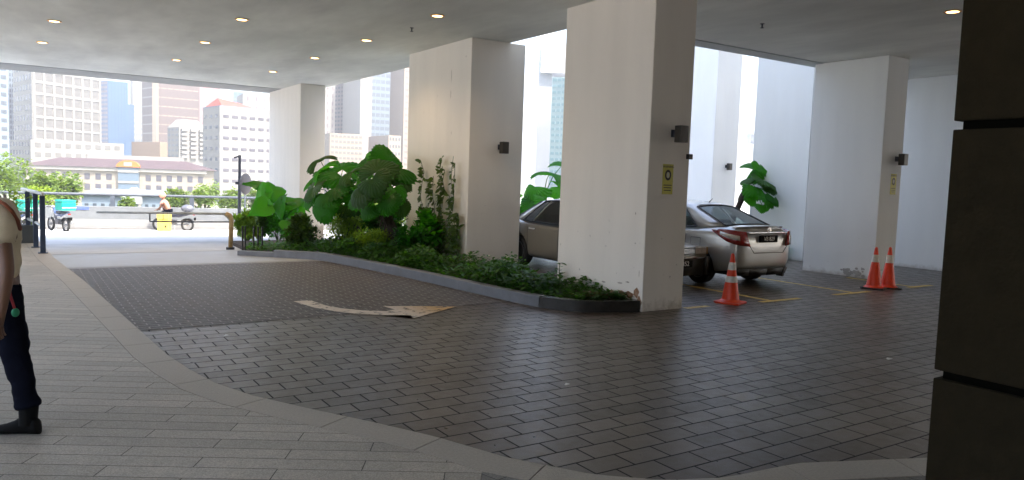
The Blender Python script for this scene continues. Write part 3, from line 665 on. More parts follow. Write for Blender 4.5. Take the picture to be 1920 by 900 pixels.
def car1_details(r):
    # tail lamps: wrap from flank to rear face
    for s_ in (1, -1):
        nm = bpy.data.objects.new('tail_lamp', None); C.objects.link(nm); nm.parent = r
        def patch(pts_, m, n_):
            mb = MB(); mb.add([(s_*x, y, z) for x, y, z in pts_], [tuple(range(len(pts_)))]); o = mb.build(n_, m, nm); o.modifiers.new('s', 'SOLIDIFY').thickness = .02; return o
        # rows top / bottom along the wrap
        top = [(.800, -1.52, .965), (.802, -1.72, .99), (.79, -1.86, .985), (.76, -1.97, .975), (.70, -2.035, .965), (.58, -2.075, .955)]
        bot = [(.808, -1.56, .93), (.818, -1.72, .85), (.81, -1.87, .78), (.775, -1.99, .745), (.70, -2.065, .725), (.50, -2.115, .71)]
        n_ = len(top); grid = []
        for j in range(4):
            grid.append([Vector(t).lerp(Vector(b), j/3)+Vector((-.004, .012, 0)) for t, b in zip(top, bot)])
        def surf(j0, j1, i0, i1, m, name, off=0):
            mb = MB(); rows = [[p+Vector((off, -off, 0)) for p in grid[j][i0:i1+1]] for j in range(j0, j1+1)]; c_ = i1-i0+1
            mb.add([(s_*p.x, p.y, p.z) for r_ in rows for p in r_], [(a*c_+b, a*c_+b+1, (a+1)*c_+b+1, (a+1)*c_+b) for a in range(len(rows)-1) for b in range(c_-1)])
            o = mb.build(name, m, nm, smooth=True); so_ = o.modifiers.new('s', 'SOLIDIFY'); so_.thickness = .03; so_.offset = 0
        surf(0, 3, 0, 5, lamp_red, 'red_lens'); surf(1, 2, 1, 4, lamp_clear, 'clear_lens', .004)
    chy = -2.085
    MB().box((-.52, chy-.015, .93), (.52, chy+.04, .955)).build('chrome_strip', chrome, r, bevel=.008)
    # emblem
    mb = MB(); mb.torus((0, 0, 0), .04, .007, 'y', 20, 6); mb.tube([(-.03, 0, -.02), (0, 0, .03), (.03, 0, -.02)], .006, 6); mb.build('emblem', chrome, r, loc=(0, chy-.02, .985))
    MB().box((-.24, -2.115, .775), (.24, -2.08, .895)).build('number_plate', plate_black, r, bevel=.005)
    text_obj('VB 829', 'plate_letters', plate_text, r, .1, Matrix.Translation((0, -2.118, .835))@Matrix.Rotation(PI/2, 4, 'X'))
    # boot shut line, bumper insert, spoiler lip, aerial, fuel flap
    mb = MB(); mb.tube([(-.56, -2.06, .94), (-.5, -2.115, .7), (-.4, -2.12, .6), (.4, -2.12, .6), (.5, -2.115, .7), (.56, -2.06, .94)], .006, 6); mb.build('boot_gap', black, r)
    pth = [(-.80, -1.62), (-.785, -1.88), (-.72, -2.05), (-.5, -2.115), (0, -2.13), (.5, -2.115), (.72, -2.05), (.785, -1.88), (.80, -1.62)]
    mb = MB()
    for a, b in zip(pth, pth[1:]): mb.add([(a[0]*.90, a[1]+.07, .22), (b[0]*.90, b[1]+.07, .22), (b[0]*.93, b[1]+.045, .33), (a[0]*.93, a[1]+.045, .33)], [(0, 1, 2, 3)])
    o = mb.build('bumper_insert', black, r, smooth=True); o.modifiers.new('s', 'SOLIDIFY').thickness = .03
    mb = MB(); vs = []; 
    for x in np.linspace(-.64, .64, 13):
        c_ = 1-(x/.64)**2; y = -1.93-.13*c_; vs += [(x, y+.2, .99+.02*c_), (x, y+.04, 1.035+.02*c_), (x, y+.01, 1.028+.02*c_), (x, y+.08, .97)]
    fs = [(i*4+k, i*4+(k+1) % 4, (i+1)*4+(k+1) % 4, (i+1)*4+k) for i in range(12) for k in range(4)]+[(0, 1, 2, 3), (51, 50, 49, 48)]
    mb.add(vs, fs); mb.build('boot_spoiler', silver, r, smooth=30)
    MB().tube([(0, -.74, 1.40), (0, -.82, 1.47)], [.012, .004], 8).build('aerial', black, r)
    mb = MB(); mb.tube([(-.822, -1.28, .80), (-.822, -1.06, .80), (-.824, -1.06, .63), (-.824, -1.28, .63), (-.822, -1.28, .80)], .004, 5); mb.build('fuel_flap_gap', black, r)
    MB().tube([(.5, -1.95, .2), (.5, -2.08, .2)], .03, 10).build('exhaust', black, r)
car1_details(car1); car1.location.x = 10.68; car1.scale = (.94, 1, 1)
ST2 = [(-2.2, .60, .42, .74, .82), (-2.15, .72, .32, .88, .94), (-2.05, .78, .27, .93, .99), (-1.6, .815, .22, .94, 1.0), (-.9, .82, .2, .92, .98), (0, .82, .2, .90, .95), (.9, .82, .2, .86, .92), (1.3, .81, .2, .80, .88), (1.8, .79, .2, .72, .79), (2.08, .79, .22, .68, .75), (2.16, .785, .24, .66, .73), (2.2, .77, .28, .64, .70)]
GH2 = [(.60, -1.62, 1.0, .50, -.95, 1.36), (.68, -1.42, .99, .53, -.80, 1.39), (.735, -1.2, .97, .56, -.68, 1.405), (.755, -.88, .96, .575, -.5, 1.42), (.755, -.84, .96, .575, -.46, 1.42), (.76, -.04, .95, .59, -.02, 1.44), (.76, .06, .95, .59, .05, 1.44), (.745, .82, .93, .575, .38, 1.41), (.68, 1.15, .92, .53, .5, 1.39)]
S2 = dict(w=.785, L=4.25, h=1.41, wr=.30, ra=-1.3, fa=1.36, st=ST2, gh=GH2, win=[(2, 3), (4, 5), (6, 7)], doors=(-.95, 0.02, .95), handles=(-.8, .15), hz_=.80)
car2 = empty('parked_car', (9.08, 11.05, 0), 'older champagne saloon half hidden behind the foreground column, headlamp showing', 'car', 'cars in the parking bays', PI)
sedan(car2, S2, champ, dark_glass)
def car2_details(r):
    fy = 2.245
    for s_ in (1, -1):
        mb = MB(); mb.box((min(s_*.42, s_*.70), fy-.15, .545), (max(s_*.42, s_*.70), fy+.0, .665)); mb.build('headlamp', lamp_clear, r, bevel=.015)
        mb = MB(); mb.box((min(s_*.705, s_*.765), fy-.22, .545), (max(s_*.705, s_*.765), fy-.02, .665)); mb.build('indicator_lamp', mat('amber_lens', (.5, .3, .12), .2), r, bevel=.015)
    MB().box((-.39, fy-.08, .55), (.39, fy+.01, .66)).build('grille', black, r)
    mb = MB()
    for z in (.57, .59, .61, .635): mb.box((-.38, fy+.008, z), (.38, fy+.02, z+.008))
    mb.tube([(-.40, fy+.015, .54), (.40, fy+.015, .54), (.40, fy+.01, .67), (-.40, fy+.01, .67), (-.40, fy+.015, .54)], .012, 6); mb.build('grille_surround', chrome, r)
    pth = [(-.79, 1.8), (-.79, 2.08), (-.75, 2.22), (-.6, 2.28), (0, 2.31), (.6, 2.28), (.75, 2.22), (.79, 2.08), (.79, 1.8)]
    mb = MB()
    for a, b in zip(pth, pth[1:]): mb.add([(a[0], a[1], .2), (b[0], b[1], .2), (b[0], b[1], .5), (a[0], a[1], .5)], [(0, 1, 2, 3)])
    o = mb.build('bumper', mat('bumper_dark', (.03, .028, .024), .4), r, smooth=True); o.modifiers.new('s', 'SOLIDIFY').thickness = .06
    MB().tube([(x*1.005, y+.005, .49) for x, y in pth], .012, 6).build('bumper_strip', chrome, r)
    MB().box((-.26, 2.31, .35), (.26, 2.35, .46)).build('number_plate', plate_black, r)
    text_obj('W 5352', 'plate_letters', plate_text, r, .11, Matrix.Translation((0, 2.353, .405))@Matrix.Rotation(PI, 4, 'Z')@Matrix.Rotation(PI/2, 4, 'X'))
car2_details(car2)
# ------------------------------------------------------------------ parapet, rails, barrier
RV = Vector((RW[0][0], RW[1][0], 0)).normalized(); FV = Vector((-RW[0][2], -RW[1][2], 0)).normalized()
def wallpts():
    out = []
    for k in range(9):
        p = WD(-1300+2000*k/8); out.append(Vector((p.x, p.y, zg(p.y))))
    return out
parapet_m = mat('parapet_paint', (.15, .165, .18), .8, .12, 1.5, .2, 30); parapet_l = mat('parapet_plinth', (.25, .255, .26), .8, .1, 2)
wdir = (WR-WL); wdir.z = 0; wlen = wdir.length; wdir.normalize(); wn = Vector((-wdir.y, wdir.x, 0))
wz = zg(36.5)
def wall_frame(o): o.matrix_world = Matrix(((wdir.x, wn.x, 0, WL.x), (wdir.y, wn.y, 0, WL.y), (0, 0, 1, 0), (0, 0, 0, 1))); return o
pr = empty('parapet_wall', (0, 0, 0), 'long pale grey parapet wall along the far edge of the road', 'wall'); wall_frame(pr)
MB().box((0, 0, -3), (wlen, .2, wz+1.02)).build('wall_panel', parapet_m, pr, bevel=.02)
MB().box((0, -.06, -3), (wlen, -.001, wz+.45)).build('plinth', parapet_l, pr, bevel=.01)
MB().box((0, -.35, zg(36)-.1), (wlen, -.061, wz+.09)).build('kerb', mat('far_kerb', (.16, .16, .16), .8), pr)
rl = empty('railing', (0, 0, 0), 'grey steel railing standing on the far parapet wall', 'railing'); wall_frame(rl)
MB().tube([(0, .1, wz+1.54), (wlen, .1, wz+1.54)], .06, 8).build('top_rail', mat('rail_grey', (.06, .075, .10), .5), rl, smooth=True)
def along(px):
    p = WD(px); return (Vector((p.x, p.y, 0))-Vector((WL.x, WL.y, 0))).dot(wdir)
for px in (-60, 75, 218, 362, 505): s_ = along(px); MB().box((s_-.09, .04, wz+1.02), (s_+.09, .16, wz+1.5)).build('post', MATS['rail_grey'], rl)
sb = along(148); se = along(176)
o = MB().box((sb, -.03, wz+.86), (se, -.002, wz+1.0)).build('wall_sign', mat('sign_blue', (.08, .12, .30), .5)); wall_frame(o); tag(o, 'small flat blue sign fixed to the far parapet', 'sign')

navy = mat('post_navy', (.03, .045, .08), .4, .15, 6, metal=.2)
hr = empty('handrail', (.4, 16.67, 0), 'short ramp handrail with three dark posts at the pavement end', 'handrail')
P3 = [(.40, 16.67), (.31, 17.86), (.19, 18.98)]
for x, y in P3:
    MB().box((x-.4-.045, y-16.67-.045, 0), (x-.4+.045, y-16.67+.045, 1.10)).build('post', navy, hr, bevel=.01)
    MB().box((x-.4-.08, y-16.67-.08, .012), (x-.4+.08, y-16.67+.08, .03)).build('foot_plate', navy, hr)
hs = mat('handrail_steel', (.5, .52, .52), .35, .1, 6, metal=.4)
MB().tube([(.0, -.1, 1.13), (-.09, 1.19, 1.13), (-.21, 2.31, 1.13), (-.3, 3.0, 1.13)], .035, 10).build('top_rail', hs, hr, smooth=True)
MB().tube([(.0, 0, .52), (-.09, 1.19, .52), (-.21, 2.31, .52)], .03, 10).build('lower_rail', hs, hr, smooth=True)

# swing barrier
bp_ = gs(432, 468); D0 = (Vector((bp_.x, bp_.y, 0))).dot(FV)
def bpt(px, py, D=None):
    """point on the vertical plane through the barrier, seen at px,py"""
    d = RW@ray(px, py); nrm = bn; t = (Vector((bp_.x, bp_.y, 0)).dot(nrm))/(d[0]*nrm.x+d[1]*nrm.y); return Vector((d[0]*t, d[1]*t, d[2]*t+EYE))
bdir = (-RV*1.0+FV*.03).normalized(); bn = Vector((-bdir.y, bdir.x, 0))
br = empty('swing_barrier', tuple(bp_), 'closed swing barrier pole with rusty yellow post across the driveway', 'barrier')
rustp = mat('barrier_rust', (.40, .24, .08), .6, .35, 8, col2=(.45, .33, .16)); bgrey = mat('barrier_grey', (.33, .34, .33), .5, .15, 6)
L_ = lambda px, py: tuple(bpt(px, py)-bp_)
MB().tube([L_(432, 468), L_(434, 412), L_(431, 404), L_(424, 401)], .055, 10).build('post', rustp, br, smooth=True)
MB().tube([L_(424, 401), L_(300, 399.5), L_(182, 398)], .027, 10).build('pole', bgrey, br, smooth=True)
MB().tube([L_(432, 416), L_(360, 416), L_(281, 415)], .018, 8).build('lower_rail', metal_dark, br); MB().tube([L_(281, 415), L_(281, 400)], .018, 8).build('drop_bar', metal_dark, br)
MB().tube([L_(420, 402), L_(431, 412)], .025, 8).build('brace', bgrey, br)
p = L_(432, 468); MB().lathe([(.1, -.02), (.1, .06)], 14, Matrix.Translation(p)).build('foot', black, br)

# yellow crate in front of the rider
yb = gs(308, 434.5); yel = mat('box_yellow', (.75, .48, .09), .5, .1, 6)
r = empty('delivery_box', tuple(yb), 'yellow delivery box standing on the road in front of the rider', 'box', rz=math.atan2(RV.y, RV.x)+.06); r.scale = (.74, .74, .95)
MB().box((-.31, -.22, 0), (.31, .25, .55)).build('body', yel, r, bevel=.02); MB().box((-.33, -.24, .56), (.33, .27, .80)).build('lid', yel, r, bevel=.03)
MB().box((.02, -.255, .56), (.06, -.235, .80)).build('strap', black, r); MB().box((.12, -.232, .2), (.2, -.222, .3)).build('latch', black, r)

# ------------------------------------------------------------------ skinned figures
def skin_mesh(name, J, E_, m, parent, root=0, sub=2, loc=None):
    me = bpy.data.meshes.new(name); me.from_pydata([j[:3] for j in J], E_, []); o = bpy.data.objects.new(name, me); C.objects.link(o)
    sk = o.modifiers.new('skin', 'SKIN'); sk.use_smooth_shade = True
    for i, v in enumerate(me.skin_vertices[0].data):
        r_ = J[i][3]; v.radius = r_ if isinstance(r_, tuple) else (r_, r_); v.use_root = (i == root)
    sb_ = o.modifiers.new('sub', 'SUBSURF'); sb_.levels = sub; sb_.render_levels = sub
    bake(o); o.data.materials.clear(); o.data.materials.append(m); o.data.polygons.foreach_set('use_smooth', [True]*len(o.data.polygons))
    if parent: o.parent = parent
    if loc: o.location = loc
    return o
def chain(J, E_, start, pts_):
    prev = start
    for p_ in pts_: J.append(p_); E_.append((prev, len(J)-1)); prev = len(J)-1
    return prev
skin_m = mat('skin_brown', (.17, .085, .05), .5, .08, 10); 
def hand(J, E_, wr_i, wrist, dirv, side, s=1.):
    d = Vector(dirv).normalized(); sd = Vector(side).normalized(); nn = d.cross(sd)
    pm = Vector(wrist)+d*.045*s; J.append((*pm, .026*s)); E_.append((wr_i, len(J)-1)); pi = len(J)-1
    for k, (off, ln) in enumerate(((-.028, .07), (-.009, .08), (.010, .075), (.028, .06))):
        a = pm+d*.04*s+sd*off*s; b_ = a+d*ln*.5*s+nn*.008*s; c_ = b_+d*ln*.35*s+nn*.022*s
        chain(J, E_, pi, [(*a, .0095*s), (*b_, .0085*s), (*c_, .007*s)])
    a = pm-sd*.035*s-d*.005*s; b_ = a+d*.035*s-sd*.012*s+nn*.01*s; chain(J, E_, pi, [(*a, .012*s), (*b_, .009*s)])

def walker():
    D = 4.78
    def q(px, py, dd=0.): return at(px, py, D+dd)
    base = gs(55, 798); base.z = .012
    r = empty('person', tuple(base), 'person in a cream shirt and dark trousers walking out at the left edge', 'person')
    def L(v, rad): v = v-base; return (v.x, v.y, v.z, rad)
    pel = q(-6, 548); chest = q(-16, 440); neck = q(-36, 372); head = q(-54, 315)
    hipR = q(8, 566, -.07); hipL = q(-14, 566, .12); kneeR = q(30, 668, -.08); ankR = q(54, 766, -.08); toeR = q(2, 803, -.08); heelR = q(66, 800, -.08)
    kneeL = q(-70, 668, .12); ankL = q(-100, 772, .12); toeL = q(-150, 800, .12)
    shR = q(-2, 398, -.19); elR = q(14, 505, -.25); wrR = q(2, 588, -.27)
    shL = q(-18, 398, .18); elL = q(-50, 500, .26); wrL = q(-75, 580, .24)
    J = [L(pel, (.13, .11))]; E_ = []
    c1 = chain(J, E_, 0, [L(chest, (.15, .12))]); nk = chain(J, E_, c1, [L(neck, .06)]); chain(J, E_, nk, [L(q(-40, 342), .07), L(head, .085), L(q(-44, 290), .07)])
    for a, b, c_, sdx in ((shR, elR, wrR, 1), (shL, elL, wrL, -1)):
        w_ = chain(J, E_, c1, [L(a, .055), L(a.lerp(b, .5), .05), L(b, .043), L(b.lerp(c_, .4), .042), L(c_, .028)])
        wl_ = Vector(J[w_][:3]); hand(J, E_, w_, wl_, (c_-b), FV, 1.)
    for a, b, c_, t in ((hipR, kneeR, ankR, toeR), (hipL, kneeL, ankL, toeL)):
        chain(J, E_, 0, [L(a, .085), L(b, .055), L(c_, .036)])
    skin_mesh('body', J, E_, skin_m, r, sub=1)
    shirt = mat('shirt_cream', (.62, .53, .38), .85, .14, 5, 1.0, 7)
    J = [L(q(-8, 540), .15)]; E_ = []
    c1 = chain(J, E_, 0, [L(q(-7, 492), .142), L(q(-12, 440), .15), L(q(-18, 408), .135)]); chain(J, E_, c1, [L(q(-30, 378), .075)])
    for a, b in ((shR, elR), (shL, elL)): chain(J, E_, c1, [L(a, .085), L(a.lerp(b, .35), .082), L(a.lerp(b, .62), .078)])
    skin_mesh('shirt', J, E_, shirt, r, sub=3)
    mb = MB(); mb.tube([L(q(x, y, dd), 0)[:3] for x, y, dd in ((-30, 373, -.16), (-8, 374, -.2), (8, 382, -.215), (22, 395, -.19), (33, 413, -.12), (38, 430, -.03))], .012, 6); mb.build('shoulder_stripe', mat('stripe_brown', (.25, .07, .03), .7), r, smooth=True)
    tr_m = mat('trousers_navy', (.006, .007, .014), .95, .2, 12, .3, 40, spec=.05)
    J = [L(q(-4, 552), .135), L(q(-6, 520), .12)]; E_ = [(0, 1)]
    for a, b, c_ in ((hipR, kneeR, ankR), (hipL, kneeL, ankL)):
        chain(J, E_, 0, [L(a.lerp(b, .14), .108), L(a.lerp(b, .5), .10), L(b, .082), L(b.lerp(c_, .5), .074), L(b.lerp(c_, .78), .070), L(b.lerp(c_, .92), .076), L(b.lerp(c_, 1.0), .07)])
    skin_mesh('trousers', J, E_, tr_m, r, sub=3)
    for ch in r.children:
        if ch.name.split('.')[0] in ('shirt', 'trousers'):
            from mathutils import noise
            for v in ch.data.vertices:
                nz = noise.noise(Vector((v.co.x*7, v.co.y*7, v.co.z*15)))*.011+noise.noise(Vector((v.co.x*14, v.co.y*14, v.co.z*34)))*.005
                v.co += v.normal*nz
    shoe = mat('shoe_black', (.004, .004, .004), .7, .2, 10, spec=.12)
    for an, he, to in ((ankR, heelR, toeR), (ankL, q(-88, 798, .12), toeL)):
        a = he-base; b = to-base; a.z = b.z = 0; d = (b-a).normalized(); sd = Vector((-d.y, d.x, 0)); Lf = max(.27, (b-a).length)+.04; a = a-d*.03
        prof = [(0, .022, .05), (.03, .034, .085), (.10, .038, .10), (.22, .038, .105), (.36, .040, .10), (.5, .044, .075), (.68, .050, .055), (.84, .047, .045), (.95, .034, .036), (1.0, .015, .024)]
        mb = MB(); vs = []; n_ = 14
        for t, w_, h_ in prof:
            c_ = a+d*(t*Lf)
            for k in range(n_):
                th_ = 2*PI*k/n_; xx = math.cos(th_)*w_; zz = h_/2+math.sin(th_)*h_/2; zz = max(.004, zz*1.15); vs.append(tuple(c_+sd*xx+Vector((0, 0, zz))))
        fs = [(i_*n_+k, i_*n_+(k+1) % n_, (i_+1)*n_+(k+1) % n_, (i_+1)*n_+k) for i_ in range(len(prof)-1) for k in range(n_)]+[tuple(range(n_)), tuple(range((len(prof)-1)*n_, len(prof)*n_))]
        mb.add(vs, fs); c_ = a+d*.075; top_ = an-base
        mb.tube([c_+Vector((0, 0, .06)), c_.lerp(top_, .5)+Vector((0, 0, .03)), top_+Vector((0, 0, .02))], [.054, .052, .056], 14); mb.build('shoe', shoe, r, smooth=50)
    # hair cap, ears, nose
    hd = head-base; o = MB(); o.sphere(hd+Vector((0, 0, .05)), (.095, .095, .1), 18, 12); o.build('hair', black, r, smooth=True)
    MB().sphere(hd-RV*.09+Vector((0, 0, -.01)), (.014, .014, .02), 8, 6).build('nose', skin_m, r, smooth=True)
    MB().tube([L(q(14, 528, -.19), 0)[:3], L(q(20, 556, -.19), 0)[:3], L(q(28, 580, -.17), 0)[:3]], .008, 6).build('lanyard', mat('lanyard_red', (.4, .02, .03), .6), r)
    MB().sphere(L(q(29, 586, -.17), 0)[:3], (.022, .012, .028), 10, 8).build('key_tag', mat('tag_green', (.02, .3, .14), .5), r, smooth=True)
walker()

# ------------------------------------------------------------------ motorcycles and rider
def motorcycle(name, loc, rz, label, bodycol, box=None, boxlab='', topcase=False):
    r = empty(name, loc, label, 'motorcycle', 'motorcycles parked by the far parapet', rz)
    bm_ = mat(bodycol[0], bodycol[1], .35, .1, 6, coat=.6)
    for y, nm in ((.64, 'front_wheel'), (-.62, 'rear_wheel')):
        wh = bpy.data.objects.new(nm, None); C.objects.link(wh); wh.parent = r; wh.location = (0, y, .29)
        MB().torus((0, 0, 0), .24, .048, 'x', 28, 8).build('tyre', rubber, wh, smooth=True)
        mb = MB(); mb.torus((0, 0, 0), .195, .015, 'x', 28, 6)
        for k in range(10):
            a = PI*2*k/10; mb.tube([(0, 0, 0), (0, .19*math.cos(a), .19*math.sin(a))], .006, 4)
        mb.lathe([(.045, -.05), (.045, .05)], 12, Matrix.Rotation(PI/2, 4, 'Y')); mb.build('rim', rimm, wh)
    mb = MB()
    for s_ in (-.07, .07): mb.tube([(s_, .64, .29), (s_, .5, .72), (s_*.8, .42, .95)], .018, 8)
    mb.build('fork', steel, r, smooth=True)
    MB().tube([(-.33, .28, 1.02), (-.2, .36, 1.0), (0, .42, .96), (.2, .36, 1.0), (.33, .28, 1.02)], .016, 8).build('handlebar', black, r, smooth=True)
    for s_ in (-1, 1): MB().tube([(s_*.2, .36, 1.0), (s_*.24, .38, 1.15)], .007, 6).sphere((s_*.25, .38, 1.19), (.06, .015, .04), 10, 6).build('mirror', black, r)
    mb = MB(); vs = [(.05, .42, .95), (.05, .2, .62), (.07, -.3, .62), (.06, -.85, .78), (.06, -.9, .84), (.1, -.3, .74), (.1, .1, .76), (.06, .36, 1.0)]
    mb.add([(x, y, z) for x, y, z in vs]+[(-x, y, z) for x, y, z in vs], [tuple(range(8)), tuple(reversed(range(8, 16)))]+[(i, (i+1) % 8, 8+(i+1) % 8, 8+i) for i in range(8)])
    mb.build('fairing', bm_, r, bevel=.02)
    mb = MB(); mb.box((-.09, -.14, .3), (.09, .14, .52)); mb.tube([(0, .18, .45), (0, .32, .75)], .05, 8); mb.build('engine', mat('engine_grey', (.12, .12, .13), .5, metal=.6), r, bevel=.03)
    mb = MB(); mb.prism([(-.1, -.75), (.1, -.75), (.13, -.3), (.08, .08), (-.08, .08), (-.13, -.3)], .76, .85); mb.build('seat', black, r, bevel=.03)
    MB().tube([(.13, .1, .3), (.15, -.3, .27), (.16, -.85, .42)], [.02, .03, .045], 10).build('exhaust', steel, r, smooth=True)
    mb = MB()
    for k in range(9):
        a = math.radians(25+k*16); b_ = math.radians(25+(k+1)*16)
        if k < 8: mb.add([(x, -.62-.3*math.cos(PI-t), .29+.3*math.sin(t)) for t in (a, b_) for x in (-.07, .07)], [(0, 1, 3, 2)])
    mb.build('rear_mudguard', black, r, fix=False).modifiers.new('s', 'SOLIDIFY').thickness = .01
    MB().sphere((0, .47, .93), (.09, .08, .09), 12, 8).build('headlight', lamp_clear, r, smooth=True)
    MB().box((-.05, -.93, .72), (.05, -.9, .78)).build('tail_light', lamp_red, r); MB().box((-.09, -.96, .5), (.09, -.94, .63)).build('number_plate', plate_black, r)
    MB().tube([(-.1, -.1, .28), (-.2, -.16, .01)], .012, 6).build('side_stand', steel, r)
    if box:
        b = bpy.data.objects.new('delivery_box', None); C.objects.link(b); b.parent = r; b['label'] = boxlab; b.location = (0, -.6, .9)
        MB().box((-.27, -.3, 0), (.27, .3, .33)).build('shell', box, b, bevel=.03); MB().box((-.28, -.31, .335), (.28, .31, .42)).build('lid', box, b, bevel=.03)
        MB().box((-.275, -.315, .1), (.275, -.303, .13)).build('reflective_strip', mat('strip_pale', (.6, .7, .65), .4), b)
    if topcase:
        MB().sphere((0, -.62, 1.02), (.23, .27, .17), 16, 10).build('top_case', mat('case_grey', (.12, .13, .16), .4), r, smooth=True)
    return r
teal = mat('box_teal', (.0, .33, .25), .5, .12, 7)
b1 = gs(124, 436); th = math.radians(22); motorcycle('motorcycle', tuple(b1+Vector((-math.sin(th), math.cos(th), 0))*.62), th, 'motorcycle with a teal delivery box, seen from behind near the handrail', ('bike_blue', (.03, .06, .16)), teal, 'teal insulated delivery box')
b2 = gs(34, 437); th = math.radians(30); motorcycle('motorcycle', tuple(b2), th, 'motorcycle mostly hidden behind the walking person, teal box behind the potted bamboo', ('bike_blue', (.03, .06, .16)), teal, 'teal insulated delivery box')
b3 = gs(325, 433.5); th = math.atan2(.836, .548)
bk = motorcycle('motorcycle', tuple(b3), th, 'dark motorcycle side on with a rounded grey top case behind the rider', ('bike_dark', (.05, .05, .075)), topcase=True)
def rider(loc, rz):
    r = empty('person', loc, 'seated rider in a pink shirt and peach helmet behind the yellow box', 'person', rz=rz)
    J = [(0, -.02, .93, (.13, .11))]; E_ = []
    c1 = chain(J, E_, 0, [(0, .08, 1.12, .13), (0, .16, 1.3, (.14, .11)), (0, .2, 1.42, .06)]); chain(J, E_, c1, [(0, .23, 1.5, .07), (0, .25, 1.58, .09)])
    for s_ in (-1, 1):
        w_ = chain(J, E_, 2, [(s_*.17, .18, 1.33, .055), (s_*.22, .24, 1.10, .045), (s_*.14, .42, .98, .03)]); hand(J, E_, w_, J[w_][:3], (-s_*.2, 1, -.2), (1, 0, 0))
        chain(J, E_, 0, [(s_*.1, .0, .9, .09), (s_*.17, .34, .78, .065), (s_*.17, .22, .38, .05), (s_*.18, .2, .12, .04), (s_*.18, .32, .08, .035)])
    skin_mesh('body', J, E_, skin_m, r)
    pk = mat('shirt_pink', (.55, .22, .18), .8, .15, 6)
    J = [(0, -.02, .95, (.15, .13))]; E_ = []
    c1 = chain(J, E_, 0, [(0, .08, 1.12, .15), (0, .16, 1.32, (.155, .125))]); chain(J, E_, c1, [(0, .19, 1.41, .07)])
    for s_ in (-1, 1): chain(J, E_, c1, [(s_*.17, .18, 1.33, .07), (s_*.22, .23, 1.2, .065)])
    skin_mesh('shirt', J, E_, pk, r)
    J = [(0, -.03, .9, (.14, .12))]; E_ = []
    for s_ in (-1, 1): chain(J, E_, 0, [(s_*.1, .0, .9, .11), (s_*.17, .34, .78, .085), (s_*.17, .22, .38, .065), (s_*.18, .2, .18, .06)])
    skin_mesh('trousers', J, E_, MATS['trousers_navy'], r)
    MB().sphere((0, .25, 1.62), (.135, .15, .14), 18, 12).build('helmet', mat('helmet_peach', (.7, .3, .2), .3, coat=.6), r, smooth=True)
    MB().sphere((0, .33, 1.57), (.1, .09, .07), 14, 8).build('visor', dark_glass, r, smooth=True)
rider(tuple(b3+Vector((-math.sin(th), math.cos(th), 0))*.22+Vector((0, 0, -.05))), th)

# ------------------------------------------------------------------ plants
def leaf_shape(kind):
    """verts (x across, y along, z up) and faces; unit length"""
    if kind == 'lance': out = [(0, 0), (.12, .2), (.17, .45), (.1, .78), (0, 1)]
    elif kind == 'oval': out = [(0, 0), (.24, .2), (.32, .45), (.22, .75), (0, 1)]
    elif kind == 'heart': out = [(0, .1), (.18, -.14), (.40, -.08), (.52, .16), (.49, .42), (.32, .74), (0, 1.0)]
    vs = []; fs = []; n_ = len(out)
    for i, (x, y) in enumerate(out): vs.append((0, max(y, out[0][1]), -.18*y*y))
    for i, (x, y) in enumerate(out[1:-1]): vs.append((x, y, .12*x-.18*y*y)); 
    for i, (x, y) in enumerate(out[1:-1]): vs.append((-x, y, .12*x-.18*y*y))
    m_ = n_-2
    for side_ in (0, 1):
        o_ = n_+side_*m_
        R_ = [0]+[o_+i for i in range(m_)]+[n_-1]
        for i in range(n_-1):
            a, b, c_, d = i, i+1, R_[i+1], R_[i]
            f = [a, b, c_, d]; f = [x for k, x in enumerate(f) if x not in f[:k]]
            if side_: f.reverse()
            if len(f) >= 3: fs.append(tuple(f))
    return [Vector(v) for v in vs], fs
LV = {k: leaf_shape(k) for k in ('lance', 'oval', 'heart')}
def add_leaf(mb, kind, p, d, up, s, wscale=1.):
    vs, fs = LV[kind]; d = Vector(d).normalized(); x = d.cross(Vector(up)); x = x.normalized() if x.length > 1e-4 else d.orthogonal().normalized(); u = x.cross(d)
    mb.add([Vector(p)+(x*v.x*wscale+d*v.y+u*v.z)*s for v in vs], fs)
def rdir(r_, zmin=-1., zmax=1.):
    a = r_.uniform(0, 2*PI); z = r_.uniform(zmin, zmax); q_ = math.sqrt(max(0, 1-z*z)); return Vector((q_*math.cos(a), q_*math.sin(a), z))
lf_dark = leaf_mat('leaf_dark', (.008, .034, .005), (.03, .11, .01), .3, .5)  # on the palms, shade of leaf undersides put into the colour
lf_fan = leaf_mat('leaf_fan', (.006, .055, .004), (.03, .19, .008), .5, .45)
lf_bright = leaf_mat('leaf_bright', (.02, .15, .005), (.05, .26, .01), .5, .45)  # on the palms, backlit and top lit leaves, light put into the colour
lf_cover = leaf_mat('leaf_cover', (.012, .055, .006), (.055, .17, .016), .35, .5)
lf_lime = leaf_mat('leaf_lime', (.10, .20, .02), (.22, .33, .05), .45, .45)
lf_olive = leaf_mat('leaf_olive', (.02, .055, .01), (.07, .13, .025), .35, .5)
stem_m = mat('stem_green', (.05, .08, .025), .6, .3, 10); bark = mat('palm_bark', (.045, .032, .022), .9, .4, 14, .8, 40)
